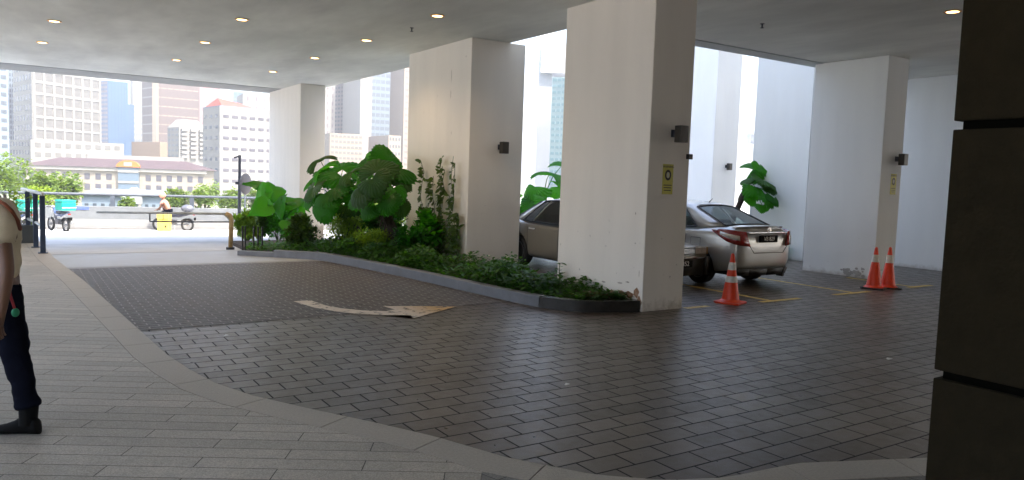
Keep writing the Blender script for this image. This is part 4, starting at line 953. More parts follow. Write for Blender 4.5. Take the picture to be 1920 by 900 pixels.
# ground cover in the bed
def in_poly(x, y, P):
    c_ = False; j = len(P)-1
    for i in range(len(P)):
        if (P[i][1] > y) != (P[j][1] > y) and x < (P[j][0]-P[i][0])*(y-P[i][1])/(P[j][1]-P[i][1])+P[i][0]: c_ = not c_
        j = i
    return c_
KI = [(p.x, p.y) for p in KIN]
def kerb_x(y):
    best = min(KI, key=lambda p: abs(p[1]-y)); return best[0]
mb = MB(); r_ = random.Random(5); cnt = 0
cl = [(r_.uniform(5, 7.6), r_.uniform(7.4, 16), r_.uniform(.5, 1.3)) for _ in range(60)]
while cnt < 17000:
    y = r_.uniform(7.45, 18.5); kx = kerb_x(y)+max(0, y-16.4)*.25; w_ = (1.3 if y > 9 else 1.1)+max(0, y-14)*.55
    x = kx+r_.random()**1.2*w_+.02
    if (6.9 < x < 7.7 and 7.3 < y < 9.25) or (7.0 < x < 8.2 and 12.2 < y < 14.9) or x > 8.4 or (y < 14 and x > 7.75): continue
    if y < 8.3 and not in_poly(x, y, KI+[(7.9, 7.35), (7.9, 17), (4.5, 17)]): continue
    dens = max((max(0, 1-math.hypot(x-a, y-b)/.55)*h for a, b, h in cl), default=.3)
    if r_.random() > .35+dens: continue
    hmax = (.10+.30*dens)*(1.0 if y > 8.7 else max(.45, (y-7.3)/1.4))*(.55+.45*min(1, (x-kx)/.25)); z = .12+zg(y)+r_.random()*hmax
    cnt += 1; d = rdir(r_, -.35, .75); add_leaf(mb, 'oval', (x, y, z), d, (0, 0, 1), r_.uniform(.05, .10))
tag(mb.build('ground_cover', lf_cover, fix=False), 'low dark green leafy ground cover filling the planter bed', 'ground cover', kind='stuff')
mb = MB(); r_ = random.Random(8)
for _ in range(260):
    y = r_.uniform(7.42, 7.9); x = kerb_x(y)+r_.random()*.55+.03
    if not in_poly(x, y, KI+[(6.9, 7.35), (6.9, 17), (4.5, 17)]): continue
    add_leaf(mb, 'lance', (x, y, .13+r_.random()*.09), rdir(r_, -.2, .5), (0, 0, 1), r_.uniform(.04, .09))
tag(mb.build('dry_leaves', leaf_mat('leaf_dry', (.10, .05, .02), (.25, .12, .05), .1, .8), fix=False), 'dry brown leaves heaped at the planter tip', 'dry leaves', kind='stuff')

def shrub(name, label, base, rx, rz_, n_, m, size, kind='oval', seed=1, group=None, zlow=0., stems=7):
    r = empty(name, base, label, 'plant', group); q_ = random.Random(seed); mb = MB(); ms = MB(); blobs = []
    for k in range(14):
        a = q_.uniform(0, 2*PI); rr_ = q_.random()**.6*.65*rx; blobs.append((rr_*math.cos(a), rr_*math.sin(a), zlow+q_.uniform(.25, .8)*(rz_-zlow), q_.uniform(.3, .5)*rx))
    for i in range(n_):
        bx, by, bz, br_ = q_.choice(blobs); d = rdir(q_); p = Vector((bx, by, bz))+Vector((d.x*br_, d.y*br_, d.z*br_*.8))*(q_.random()**.4)
        if p.z < .02: p.z = .02+q_.random()*.1
        add_leaf(mb, kind, p, (d+Vector((0, 0, .3))+rdir(q_)*.8), (0, 0, 1), size*q_.uniform(.6, 1.3))
    for k in range(stems):
        b = blobs[k % len(blobs)]; ms.tube([(b[0]*.15, b[1]*.15, 0), (b[0]*.5, b[1]*.5, b[2]*.5), b[:3]], [.02, .014, .006], 5)
    mb.build('foliage', m, r, fix=False); ms.build('stems', stem_m, r); return r
def gxy(px, py, z=.1): x, y = g(px, py, z); return (x, y, z)
def bed(x, y): return (x, y, zg(y)+.1)
def fan_leaf_mesh(name, seed, spread=300, n_=34, cup=.25):
    q_ = random.Random(seed); mb = MB(); vs = [(0, 0, 0)]; fs = []; rings = [.3, .62, .86, 1.0]
    for ri, rr_ in enumerate(rings):
        for k in range(2*n_+1):
            a = math.radians(-spread/2+spread*k/(2*n_)+90); edge = rr_
            if ri == 3: edge = .95+(.05 if k % 2 == 0 else -.05)+q_.uniform(-.03, .03)+.05*math.sin(k*.4+seed)
            z = (.03 if k % 2 else -.02)*rr_-cup*rr_**2.6+.08*math.sin(a*2+seed)*rr_+.04*math.sin(a*5+seed*2)*rr_**3
            vs.append((edge*math.cos(a), edge*math.sin(a), z))
    c_ = 2*n_+1
    for k in range(c_-1): fs.append((0, 1+k, 2+k))
    for ri in range(3):
        for k in range(c_-1): a = 1+ri*c_+k; fs.append((a, a+1, a+1+c_, a+c_))
    mb.add(vs, fs); return mb
def put_leaf(r, mbleaf, base_w, hub, nrm, tip, s, m, trunk_top, name='leaf'):
    """leaf hub at world point hub, blade normal nrm, tip direction tip"""
    z = Vector(nrm).normalized(); y = Vector(tip); y = (y-z*y.dot(z)).normalized(); x = y.cross(z)
    o_ = Vector(r.location); mb = MB(); mb.add([hub-o_+(x*v[0]+y*v[1]+z*v[2])*s for v in mbleaf.v], mbleaf.f)
    pt = Vector(trunk_top)-o_; h_ = hub-o_; mid = pt.lerp(h_, .55)+Vector((0, 0, .12)); mb.tube([pt, mid, h_-z*.01], [.014, .011, .008], 6)
    mb.build(name, m, r, fix=False, smooth=False)
FANS = [fan_leaf_mesh('f', s_, sp_, n_, c_) for s_, sp_, n_, c_ in ((1, 310, 22, .25), (2, 250, 18, .4), (3, 330, 24, .15), (4, 220, 15, .45), (5, 280, 20, .3))]
TOCAM = Vector((RW[0][2], RW[1][2], 0))
def palm(label, base, top, leaves, m, seed, trunk_r=.07, shaggy=True):
    r = empty('fan_palm', tuple(base), label, 'palm', 'fan palms with round pleated leaves'); q_ = random.Random(seed)
    b = Vector(base); t = Vector(top)-b; mb = MB(); pts_ = [t*k/6+Vector((q_.uniform(-.02, .02), q_.uniform(-.02, .02), 0)) for k in range(7)]; mb.tube(pts_, [trunk_r*(1+.25*(k % 2)) for k in range(7)], 10)
    mb.build('trunk', bark, r)
    if shaggy:
        mf = MB()
        for k in range(260):
            p_ = t*q_.random(); d = rdir(q_, -.6, .6); mf.add([p_+d*trunk_r*.9, p_+d*trunk_r*1.1+Vector((0, .012, 0)), p_+d*(trunk_r+.07)+Vector((0, 0, -.12-.1*q_.random()))], [(0, 1, 2)])
        mf.build('trunk_fibre', bark, r, fix=False)
    for i, (px, py, D, rad, tilt, az) in enumerate(leaves):
        hub = at(px, py, D); tilt = tilt*.6+q_.uniform(.35, 1.0); az += q_.uniform(-.5, .5); rad *= q_.uniform(.72, .98); n_ = (TOCAM*math.cos(tilt)+Vector((0, 0, 1))*math.sin(tilt)+RV*math.sin(az)*.9).normalized()
        out = (hub-Vector(top)); out.z *= .6; out = out+Vector((0, 0, -.1))
        put_leaf(r, FANS[(i*3+seed) % 5], b, hub, n_, out, rad*D/F, m[i % len(m)], Vector(top))
    return r
pA = bed(6.45, 15.3); topA = at(634, 385, 15.8)
palm('left fan palm of the two tall ones in the planter bed', pA, topA,
     [(604, 316, 15.6, 42, .5, -.5), (642, 318, 16.2, 46, .9, .1), (588, 352, 15.2, 44, .2, -.8), (628, 352, 15.0, 50, .55, -.2), (668, 345, 15.4, 44, .3, .5), (604, 385, 15.1, 34, -.1, -.5), (655, 382, 15.6, 36, .1, .3), (620, 335, 16.4, 44, 1.1, .4), (590, 330, 15.9, 38, .4, -.9), (640, 330, 15.3, 40, .3, .2), (600, 300, 16.6, 36, .2, -.3), (615, 368, 14.8, 34, 0, -.2), (672, 368, 15.1, 36, .2, .6), (582, 372, 15.4, 30, .1, -1.)], [lf_bright, lf_fan, lf_dark, lf_fan], 1)
pB = bed(6.5, 13.9); topB = at(716, 385, 14.6)
palm('right fan palm of the two tall ones in the planter bed, against the column', pB, topB,
     [(700, 306, 15.2, 44, .55, -.3), (708, 322, 14.2, 48, .2, .1), (742, 318, 14.6, 44, .7, .4), (680, 350, 13.9, 46, .3, -.5), (738, 352, 14.0, 42, .1, .5), (710, 362, 14.3, 40, .8, 0), (752, 385, 14.3, 32, -.1, .7), (690, 388, 14.2, 32, 0, -.4), (662, 322, 15.0, 44, .6, -.6), (700, 292, 15.4, 32, .1, -.2), (725, 300, 14.8, 38, .4, .4), (755, 340, 14.4, 34, .3, .9), (725, 375, 13.8, 34, 0, .1), (698, 335, 13.7, 40, .4, -.3), (745, 330, 15.0, 36, .9, .5), (670, 372, 14.0, 32, -.1, -.7)], [lf_fan, lf_dark, lf_fan, lf_dark, lf_bright], 2, .10)
pC = Vector((10.8, 15.2, 0)); tC = at(1018, 372, 19.2)
palm('bright fan palm showing between the two nearer columns above the car roof', tuple(pC), tC,
     [(1003, 350, 18.9, 36, .3, -.3), (1030, 325, 19.3, 38, .6, .1), (1046, 350, 19.0, 34, .2, .4), (996, 378, 18.8, 30, -.1, -.5), (1024, 378, 18.6, 30, .2, .2), (1052, 312, 19.6, 32, .7, .4)], [lf_bright, lf_fan], 3, .09)
pD = Vector((14.75, 12.9, 0)); tD = at(1399, 352, 18.9)
palm('palm with big dark leaves against the white wall right of the silver car', tuple(pD), tD,
     [(1412, 318, 18.7, 30, .5, -.2), (1432, 338, 18.2, 30, .7, .5), (1438, 368, 18.0, 30, .1, .6), (1418, 352, 18.3, 28, .2, .1), (1402, 335, 18.6, 24, .8, -.2), (1452, 372, 17.9, 22, .4, .9), (1425, 312, 18.4, 22, .9, .4), (1442, 350, 18.2, 24, .9, .8), (1412, 372, 18.3, 20, 0, .2), (1430, 385, 18.0, 18, -.2, .5)], [lf_fan, lf_dark, lf_fan], 4, .06)
# elephant ears
def big_leaf(seed, nu=10, nv=14):
    """heart shaped blade with a fold along the midrib and raised side veins"""
    vs = []; fs = []
    for a in range(nv+1):
        t = a/nv; y = -.14+1.14*t; wd = .52*(math.sin(PI*min(1, t*1.05)**.62)**.85 if 0 < t < .95 else .02)
        for b in range(nu+1):
            u = 2*b/nu-1; yy = y-(.12*(1-t)**3*(abs(u)) if t < .4 else 0)+(.14*(1-abs(u)) if t < .12 else 0)
            z = .16*abs(u)*wd*2-.30*max(0, yy)**2-.10*u*u+.018*math.sin(abs(u)*5+yy*26)*(1-t*.4)+.03*math.sin(yy*7+seed+u*2)
            vs.append((u*wd, yy, z))
    c_ = nu+1
    for a in range(nv):
        for b in range(nu): fs.append((a*c_+b, a*c_+b+1, (a+1)*c_+b+1, (a+1)*c_+b))
    return vs, fs
def elephant_ear(label, base, top, leaves, m):
    r = empty('elephant_ear_plant', base, label, 'plant')
    for i, (px, py, D, ln, dx, dz, dy) in enumerate(leaves):
        vs, fs = big_leaf(i)
        hub = at(px, py, D); tip = (RV*dx+Vector((0, 0, dz))+TOCAM*dy); n_ = (TOCAM*(.9-.5*(i % 2))+Vector((0, 0, .3+.5*(i % 3)))+RV*(.5*((i*2) % 3-1))); s_ = ln*D/F
        z = n_.normalized(); y = (tip-z*tip.dot(z)).normalized(); x = y.cross(z); o_ = Vector(base); mb = MB()
        mb.add([hub-o_+(x*v[0]+y*v[1]+z*v[2])*s_ for v in vs], fs)
        pt = Vector(top)-o_; h_ = hub-o_; mb.tube([pt, pt.lerp(h_, .6)+Vector((0, 0, .1)), h_], [.018, .013, .008], 6)
        mb.build('leaf', m[i % len(m)], r, fix=False, smooth=True)
    MB().tube([(0, 0, 0), tuple(Vector(top)-Vector(base))], [.07, .045], 8).build('stem', bark, r)
elephant_ear('elephant ear plant with broad bright leaves at the far end of the bed', bed(5.4, 16.6), at(533, 425, 17.2),
     [(500, 362, 17.2, 46, -.9, -.1, .2), (516, 350, 17.5, 40, -.1, -.7, .3), (535, 385, 17.0, 48, .35, 1, 0), (530, 372, 16.8, 46, -.2, -.8, .4), (505, 385, 16.9, 42, -.8, -.5, .3), (548, 378, 17.2, 40, .8, -.5, .2), (556, 398, 17.0, 40, .5, -.9, .2), (490, 352, 17.6, 34, -.6, .3, .1), (540, 415, 16.4, 34, .3, -.9, .3)], [lf_bright, lf_bright, lf_bright, lf_fan])
shrub('shrub', 'round pale green shrub at the far tip of the bed behind the black rail', bed(5.05, 15.9), .42, .8, 3200, lf_olive, .075, 'oval', 21)
shrub('shrub', 'yellow green feathery shrub under the left fan palm', bed(5.7, 15.0), .5, .95, 4200, lf_lime, .065, 'lance', 22)
shrub('shrub', 'smaller lime shrub spreading beside the kerb before the left fan palm', bed(5.85, 13.9), .45, .6, 3000, lf_lime, .055, 'lance', 23)
shrub('shrub', 'dense dark bush between the two fan palm trunks', bed(6.5, 14.6), .55, 1.0, 2200, lf_fan, .1, 'oval', 24)
shrub('shrub', 'leafy dark bush at the foot of the right fan palm', bed(6.3, 12.9), .42, .7, 1400, lf_fan, .09, 'oval', 25)
shrub('shrub', 'sunlit hedge clump seen through the stems behind the left palm', (8.4, 19.2, zg(19.2)), 1.0, 1.3, 2600, lf_lime, .1, 'oval', 26)
shrub('shrub', 'sunlit hedge clump seen through the stems behind the right palm', (8.9, 16.9, zg(16.9)), .8, 1.2, 2200, lf_bright, .1, 'oval', 27)
shrub('shrub', 'small green plant at the foot of the wall right of the silver car', (15.1, 11.6, 0), .42, .42, 500, lf_fan, .1, 'oval', 28)
shrub('shrub', 'green foliage behind the nearer car between the columns', (11.5, 17.0, 0), .8, 1.5, 1500, lf_bright, .11, 'oval', 29)
shrub('shrub', 'dense green hedge bush behind the black metal fence', tuple(gs(487, 452)), .45, 1.1, 3000, lf_cover, .11, 'oval', 42)
shrub('shrub', 'rounded mid green bush below the elephant ear leaves', tuple(gs(522, 452)), .5, 1.0, 3200, lf_bright, .08, 'oval', 43)
shrub('shrub', 'lime green clump at the foot of the far column', tuple(gs(572, 448)), .6, 1.15, 3600, lf_lime, .075, 'oval', 44)
shrub('shrub', 'bright green leafy clump between the elephant ear and the left fan palm', tuple(gs(556, 455)), .42, 1.15, 1500, lf_bright, .14, 'oval', 51)
shrub('shrub', 'tall lime green undergrowth beneath the left fan palm crown', bed(6.1, 15.6), .55, 1.25, 3000, lf_lime, .08, 'lance', 52)
shrub('shrub', 'bright broad leaved clump beside the right fan palm trunk', bed(6.7, 13.2), .4, 1.0, 900, lf_bright, .15, 'oval', 53)
# bushy stems through the far end rail
def climber():
    q_ = random.Random(31); X0 = 6.9
    r = empty('climbing_plant', (X0, 13.6, .1), 'tall thin leafy stems climbing the face of the white column', 'plant')
    fo = MB(); stm = MB()
    for k in range(15):
        px = 790+(k*31 % 74)+q_.uniform(-2, 2); d = RW@ray(px, 470); y0 = d[1]/d[0]*X0; 
        topy = [300, 296, 310, 330, 365, 296, 318, 350, 400, 305, 340, 420, 380, 312, 400][k]
        if px > 850: topy = max(topy, 400)
        if k == 5: px = 844; topy = 293
        d = RW@ray(px, 470); y0 = d[1]/d[0]*X0
        dt = RW@ray(px, topy); t = X0/dt[0]; zt = dt[2]*t+EYE
        pts_ = [];
        for j in range(9): f = j/8; pts_.append((q_.uniform(-.03, .03), y0-13.6+q_.uniform(-.04, .04), (zt-.1)*f))
        stm.tube(pts_, .006, 5)
        nL = int(zt*38)
        if k == 5: nL = 8
        for j in range(nL):
            f = q_.random(); i_ = min(7, int(f*8)); p_ = Vector(pts_[i_]).lerp(Vector(pts_[i_+1]), f*8-i_)
            d_ = Vector((q_.uniform(-.7, .05), q_.uniform(-.6, 1.0), q_.uniform(-.7, .3))); add_leaf(fo, 'oval', p_, d_, (-.9, q_.uniform(-.5, .3), q_.uniform(0, 1)), q_.uniform(.07, .15), .8)
    stm.build('stems', stem_m, r); fo.build('foliage', lf_olive, r, fix=False)
climber()
q_ = random.Random(77)
mb = MB(); r = empty('sapling', (6.78, 8.95, .12), 'little weed sprouting against the foreground column', 'plant')
mb.tube([(0, 0, 0), (.02, .03, .22), (.0, .0, .36)], .006, 5); mb.build('stem', stem_m, r); mb = MB()
for k in range(9): add_leaf(mb, 'oval', (0, 0, .36-.03*k), rdir(q_, -.3, .4), (0, 0, 1), .13)
mb.build('leaves', lf_olive, r, fix=False)
# black rail at bed end
r = empty('metal_fence', tuple(gs(457, 462)), 'short black metal fence at the tip of the planter bed', 'fence')
b = Vector(r.location)
for px in (455, 460, 476, 484, 492): p = at(px, 400, 16.6); MB().box((p.x-b.x-.015, p.y-b.y-.015, 0), (p.x-b.x+.015, p.y-b.y+.015, .78)).build('bar', black, r)
pp = [at(px, 436, 16.6)-b for px in (455, 492)]; MB().tube([(v.x, v.y, .3) for v in pp], .02, 6).build('rail', black, r)
shrub('shrub', 'spiky light plant rising behind the black metal fence', tuple(gs(463, 455)), .4, 1.15, 2200, lf_lime, .15, 'lance', 41)
# potted bamboo at the far left
pb = g(40, 457); r = empty('potted_bamboo', (pb[0]-.35, pb[1]+.15, .012), 'yellow green bamboo in a long dark box by the handrail', 'potted plant')
MB().box((-.9, -.2, 0), (.62, .2, .38)).build('pot', mat('pot_dark', (.04, .045, .045), .6), r, bevel=.02)
mb = MB(); q_ = random.Random(9)
for k in range(26):
    x = q_.uniform(-.85, .58); h_ = q_.uniform(.7, 1.15)
    mb.tube([(x, q_.uniform(-.1, .1), .3), (x+q_.uniform(-.06, .06), 0, h_)], .008, 5)
    for j in range(16): add_leaf(mb, 'lance', (x+q_.uniform(-.05, .05), q_.uniform(-.1, .1), q_.uniform(.4, h_+.15)), rdir(q_, -.2, .8), (0, 0, 1), q_.uniform(.12, .22))
mb.build('bamboo_foliage', lf_lime, r, fix=False)
# cloth or paper scrap under the car
mb = MB(); c0 = g(1000, 519); mb.add([(c0[0]+x, c0[1]+y, .02+z) for x, y, z in ((-.2, -.1, 0), (.25, -.15, .05), (.3, .2, .09), (-.15, .15, .03), (.05, .0, .12))], [(0, 1, 4), (1, 2, 4), (2, 3, 4), (3, 0, 4)])
# ------------------------------------------------------------------ lamp pole and round mirror
p0 = gs(449, 470); p0 = at(449, 392, 27); p0.z = zg(p0.y)
r = empty('lamp_pole', tuple(p0), 'thin dark pole with a small top arm, left of the elephant ears', 'pole')
hp = at(449, 291, 27).z-p0.z; MB().tube([(0, 0, 0), (0, 0, hp)], [.07, .05], 8).build('shaft', metal_dark, r)
MB().tube([tuple(-RV*.2+Vector((0, 0, hp-.1))), tuple(RV*.05+Vector((0, 0, hp-.02)))], .03, 6).build('arm', metal_dark, r); MB().box((-.15, -.03, hp-1.05), (.15, .03, hp-.95)).build('bracket', metal_dark, r)
pm = at(461, 345, 26); o = empty('traffic_mirror', (pm.x, pm.y, zg(pm.y)), 'round traffic mirror seen edge on beside the thin dark pole', 'mirror', rz=math.radians(-33+78))
MB().lathe([(.36, -.03), (.37, 0), (.3, .03), (.12, .06), (.01, .07)], 28, Matrix.Translation((0, 0, pm.z-zg(pm.y)))@Matrix.Rotation(PI/2, 4, 'X')).build('mirror_disc', mat('mirror_back', (.10, .09, .09), .5), o, smooth=30)
MB().tube([(0, .03, 0), (0, .03, pm.z-zg(pm.y)+.2)], .03, 8).build('mirror_pole', steel, o)

# ------------------------------------------------------------------ city
GZ = -8.5
glass_b = mat('window_blue_grey', (.055, .075, .10), .15, .3, .15, spec=.8); glass_w = mat('window_warm_grey', (.13, .13, .125), .25, .25, .2)
def facade(root, A, B, z0, z1, nx, nz, wf, hf, m, state, proud=.06, fins=None, mx=.02, mz=.0, skip=None, name='window'):
    A = Vector((A.x, A.y, 0)); B = Vector((B.x, B.y, 0)); u = B-A; Ln = u.length; u.normalize(); n_ = Vector((-u.y, u.x, 0))
    if n_.dot(-(A+B)/2) < 0: n_ = -n_
    o_ = Vector((root.location.x, root.location.y, 0)); cw = Ln*(1-2*mx)/nx; ch = (z1-z0)/nz
    for j in range(nz):
        for i in range(nx):
            if skip and skip(i, j): continue
            c_ = A+u*(Ln*mx+cw*(i+.5))+n_*(proud/2); zc = z0+ch*(j+.5); W_, H_ = cw*wf, ch*hf
            if state['n'] < 96:
                o = bpy.data.objects.new(name, state['mesh'](m)); C.objects.link(o); o.parent = root
                o.matrix_local = Matrix(((u.x*W_, n_.x*proud, 0, c_.x-o_.x), (u.y*W_, n_.y*proud, 0, c_.y-o_.y), (0, 0, H_, zc-root.location.z), (0, 0, 0, 1)))
                state['n'] += 1
            else:
                key = m.name; mb = state['rest'].setdefault(key, (MB(), m))[0]
                Mx = Matrix(((u.x*W_, n_.x*proud, 0, c_.x-o_.x), (u.y*W_, n_.y*proud, 0, c_.y-o_.y), (0, 0, H_, zc-root.location.z), (0, 0, 0, 1)))
                mb.box((-.5, -.5, -.5), (.5, .5, .5), Mx)
    if fins:
        fm, fp, fw = fins; mb = MB()
        for i in range(nx+1):
            a = A+u*(Ln*mx+cw*i)-o_; mb.box((-fw/2, 0, z0), (fw/2, fp, z1), Matrix(((u.x, n_.x, 0, a.x), (u.y, n_.y, 0, a.y), (0, 0, 1, -root.location.z), (0, 0, 0, 1))))
        for j in range(nz+1):
            a = A+u*(Ln*mx)-o_; mb.box((0, 0, z0+ch*j-fw/2), (cw*nx, fp*.8, z0+ch*j+fw/2), Matrix(((u.x, n_.x, 0, a.x), (u.y, n_.y, 0, a.y), (0, 0, 1, -root.location.z), (0, 0, 0, 1))))
        mb.build('facade_grid', fm, root)
UNIT = {}
def unit_mesh(m):
    if m.name not in UNIT:
        o = MB().box((-.5, -.5, -.5), (.5, .5, .5)).mesh('window_unit'); o.materials.append(m); UNIT[m.name] = o
    return UNIT[m.name]
def new_state(): return {'n': 0, 'rest': {}, 'mesh': unit_mesh}
def finish(root, st):
    for k, (mb, m) in st['rest'].items():
        o = mb.build('window', m, root); o['kind'] = 'stuff'
def P(px, D): return at(px, 300, D)
def ztop(px, py, D): return at(px, py, D).z
def tower(label, cor, ztopv, m, facs, group='high buildings of the city skyline', thick=None, zb=GZ, name='building', roofm=None):
    """cor: [(px,D) left, (px,D) corner, (px,D) right]; facs: list of (edge index, dict)"""
    pts_ = [P(*c_) for c_ in cor]
    if len(pts_) == 2:
        u = (pts_[1]-pts_[0]); n_ = Vector((-u.y, u.x, 0)).normalized(); n_ = n_ if n_.dot(pts_[0]) > 0 else -n_
        poly = [pts_[0], pts_[1], pts_[1]+n_*(thick or 20), pts_[0]+n_*(thick or 20)]
    else: poly = [pts_[0], pts_[1], pts_[2], pts_[0]+pts_[2]-pts_[1]]
    r = empty(name, (pts_[0].x, pts_[0].y, zb), label, 'building', group); mb = MB()
    mb.prism([(p.x-pts_[0].x, p.y-pts_[0].y) for p in poly], 0, ztopv-zb); mb.build('wall', m, r)
    st = new_state()
    for e, d in facs: facade(r, pts_[e], pts_[e+1], d.get('z0', zb), d.get('z1', ztopv), d['nx'], d['nz'], d.get('w', .6), d.get('h', .5), d.get('m', glass_b), st, d.get('p', .12), d.get('fins'), d.get('mx', .02), skip=d.get('skip'))
    finish(r, st); return r, pts_
wt = mat('city_white', (.235, .23, .22), .8, .06, .05); wb = mat('city_pale_blue', (.15, .20, .26), .8, .06, .05); wc = mat('city_cream', (.24, .195, .155), .8, .06, .05)
blueg = mat('city_blue_glass', (.045, .11, .22), .12, .2, .03, spec=.8); brown = mat('city_brown', (.075, .052, .047), .6, .08, .1); pinkc = mat('city_pink', (.27, .13, .135), .8, .06, .1)
red = mat('roof_red', (.27, .06, .04), .7, .12, .3); redb = mat('roof_maroon', (.06, .04, .045), .8, .1, .3); orangec = mat('arch_orange', (.42, .13, .02), .7, .1, .5); lav = mat('tower_lavender', (.11, .09, .11), .4, .15, .06); bluegrey = mat('tower_blue_grey', (.09, .13, .18), .3, .2, .05)
tower('pale blue tower cut by the left edge with banded floors', [(-60, 250), (18, 262)], ztop(18, 60, 262), wb, [(0, dict(nx=5, nz=16, w=.7, h=.45, z0=0, m=glass_b))])
tower('narrow bluish block squeezed behind the large white grid tower at the far left', [(-2, 330), (30, 335)], ztop(30, 60, 335), wb, [(0, dict(nx=6, nz=26, w=.5, h=.6, z0=0))])
tower('large white tower with a deep grid of square windows at the left', [(27, 318), (62, 300), (190, 330)], ztop(62, 40, 300), wt,
      [(1, dict(nx=7, nz=13, w=.74, h=.66, z0=ztop(62, 262, 300), z1=ztop(62, 262, 300)+13*4.6, m=glass_w, fins=(wt, .5, .8))), (0, dict(nx=6, nz=18, w=.5, h=.55, z0=2, z1=2+18*4., m=glass_b))])
tower('low white podium stepping out in front of the large grid tower', [(18, 296), (58, 284), (232, 300)], ztop(58, 262, 284), wt, [(1, dict(nx=9, nz=4, w=.62, h=.5, z0=-4, m=glass_w)), (0, dict(nx=7, nz=6, w=.45, h=.5, m=glass_b))])
tower('shiny blue glass tower rising behind the grid tower', [(190, 452), (203, 448), (241, 455)], ztop(203, 153, 450), blueg, [(0, dict(nx=3, nz=24, w=.8, h=.5, m=lav)), (1, dict(nx=6, nz=1, w=.9, h=.98, m=blueg, p=.6))])
tower('lower annex of the blue glass tower on its right', [(240, 470), (252, 472)], ztop(240, 196, 470), blueg, [(0, dict(nx=2, nz=1, w=.9, h=.98, m=blueg, p=.5))])
tower('slim white lattice tower between the blue and brown towers', [(250, 500), (268, 503)], ztop(250, 90, 500), wt, [(0, dict(nx=4, nz=24, w=.55, h=.5, m=bluegrey))])
tower('brown office tower with pale horizontal dashes', [(267, 420), (288, 410), (374, 425)], ztop(288, 90, 410), brown,
      [(1, dict(nx=7, nz=13, w=.86, h=.12, z0=8, z1=8+13*4.9, m=wc)), (0, dict(nx=1, nz=13, w=.9, h=.14, z0=8, z1=8+13*4.9, m=wt))])
tower('cream corner shaft at the front edge of the brown tower', [(286, 408), (293, 408)], ztop(288, 90, 408), wc, [], thick=3)
tower('sandy low block in front of the brown tower', [(247, 345), (300, 335), (318, 345)], ztop(290, 266, 335), mat('city_sand', (.25, .175, .12), .8), [])
tower('pink tower with a white grid showing beside the brown tower', [(374, 475), (412, 480)], ztop(374, 120, 475), pinkc, [(0, dict(nx=6, nz=16, w=.45, h=.5, m=wt))])
tower('blue glass block peeking over the red roofed building', [(437, 500), (462, 503)], ztop(437, 172, 500), bluegrey, [(0, dict(nx=3, nz=12, w=.8, h=.7, m=blueg))])
def stepped():
    r, p = tower('white stepped apartment building with shaded balconies, left of the red roofed building', [(314, 300), (336, 292), (386, 300)], ztop(336, 238, 292), wt,
        [(1, dict(nx=3, nz=7, w=.5, h=.35, z0=GZ+14, m=lav)), (0, dict(nx=3, nz=6, w=.5, h=.4, z0=GZ+14, m=bluegrey))])
    o_ = Vector(r.location); zt = ztop(336, 238, 292); zr = ztop(340, 223, 292)
    a, b, c_ = p; d = a+c_-b; k = (a+b+c_+d)/4; ins = lambda v: v.lerp(k, .45)
    mb = MB(); vs = [(v.x-o_.x, v.y-o_.y, zt-o_.z) for v in (a, b, c_, d)]+[(ins(v).x-o_.x, ins(v).y-o_.y, zr-o_.z) for v in (a, b, c_, d)]
    mb.add(vs, [(4, 5, 6, 7)]+[(i, (i+1) % 4, 4+(i+1) % 4, 4+i) for i in range(4)]); mb.build('roof', wt, r)
    mb = MB(); u = (c_-b).normalized(); n_ = Vector((-u.y, u.x, 0)); n_ = -n_ if n_.dot(b) > 0 else n_
    for j in range(7):
        z = GZ+14+(zt-GZ-14)*(j+.12)/7
        for i in range(3):
            s0 = b+u*((c_-b).length*(i+.15)/3)-o_; s0.z = z-o_.z; mb.box((0, 0, 0), ((c_-b).length*.24, 1.3, .9), Matrix(((u.x, n_.x, 0, s0.x), (u.y, n_.y, 0, s0.y), (0, 0, 1, s0.z), (0, 0, 0, 1))))
    mb.build('balconies', wt, r)
stepped()
def redroof():
    cor = [(380, 238), (412, 228), (560, 246)]
    zt = ztop(412, 200, 228)
    r, p = tower('white ten storey building with a red tiled roof and rows of grey windows', cor, zt, wt,
        [(1, dict(nx=9, nz=12, w=.68, h=.30, z0=zt-12*3.25-1.2, z1=zt-1.2, m=mat('window_dark_grey', (.07, .07, .09), .3))), (0, dict(nx=3, nz=12, w=.4, h=.3, z0=zt-12*3.25-1.2, z1=zt-1.2, m=glass_b))])
    o_ = Vector(r.location); a, b, c_ = p; zr = ztop(420, 184, 233); d = a+c_-b
    e1 = b.lerp(c_, .38); mid1 = (a+b)/2; mb = MB(); 
    q1 = b.lerp(c_, .02); q2 = b.lerp(c_, .42); back = (a-b); q3 = q2+back; q4 = q1+back; rdg1 = (q1+q4)/2+(c_-b)*.06; rdg2 = (q2+q3)/2-(c_-b)*.08
    V = lambda v, z: (v.x-o_.x, v.y-o_.y, z-o_.z)
    mb.add([V(q1, zt+.3), V(q2, zt+.3), V(q3, zt+.3), V(q4, zt+.3), V(rdg1, zr), V(rdg2, zr-1)], [(0, 1, 5, 4), (1, 2, 5), (2, 3, 4, 5), (3, 0, 4), (3, 2, 1, 0)]); mb.build('roof', red, r)
    mb = MB(); mb.prism([V(v, 0)[:2] for v in (a, b, c_, d)], zt-o_.z-.0, zt-o_.z+.29); mb.build('cornice', wb, r)
redroof()
tower('pale gabled tower behind the red roofed building', [(455, 380), (520, 388)], ztop(455, 176, 380), wt, [(0, dict(nx=4, nz=10, w=.2, h=.5, m=lav))])
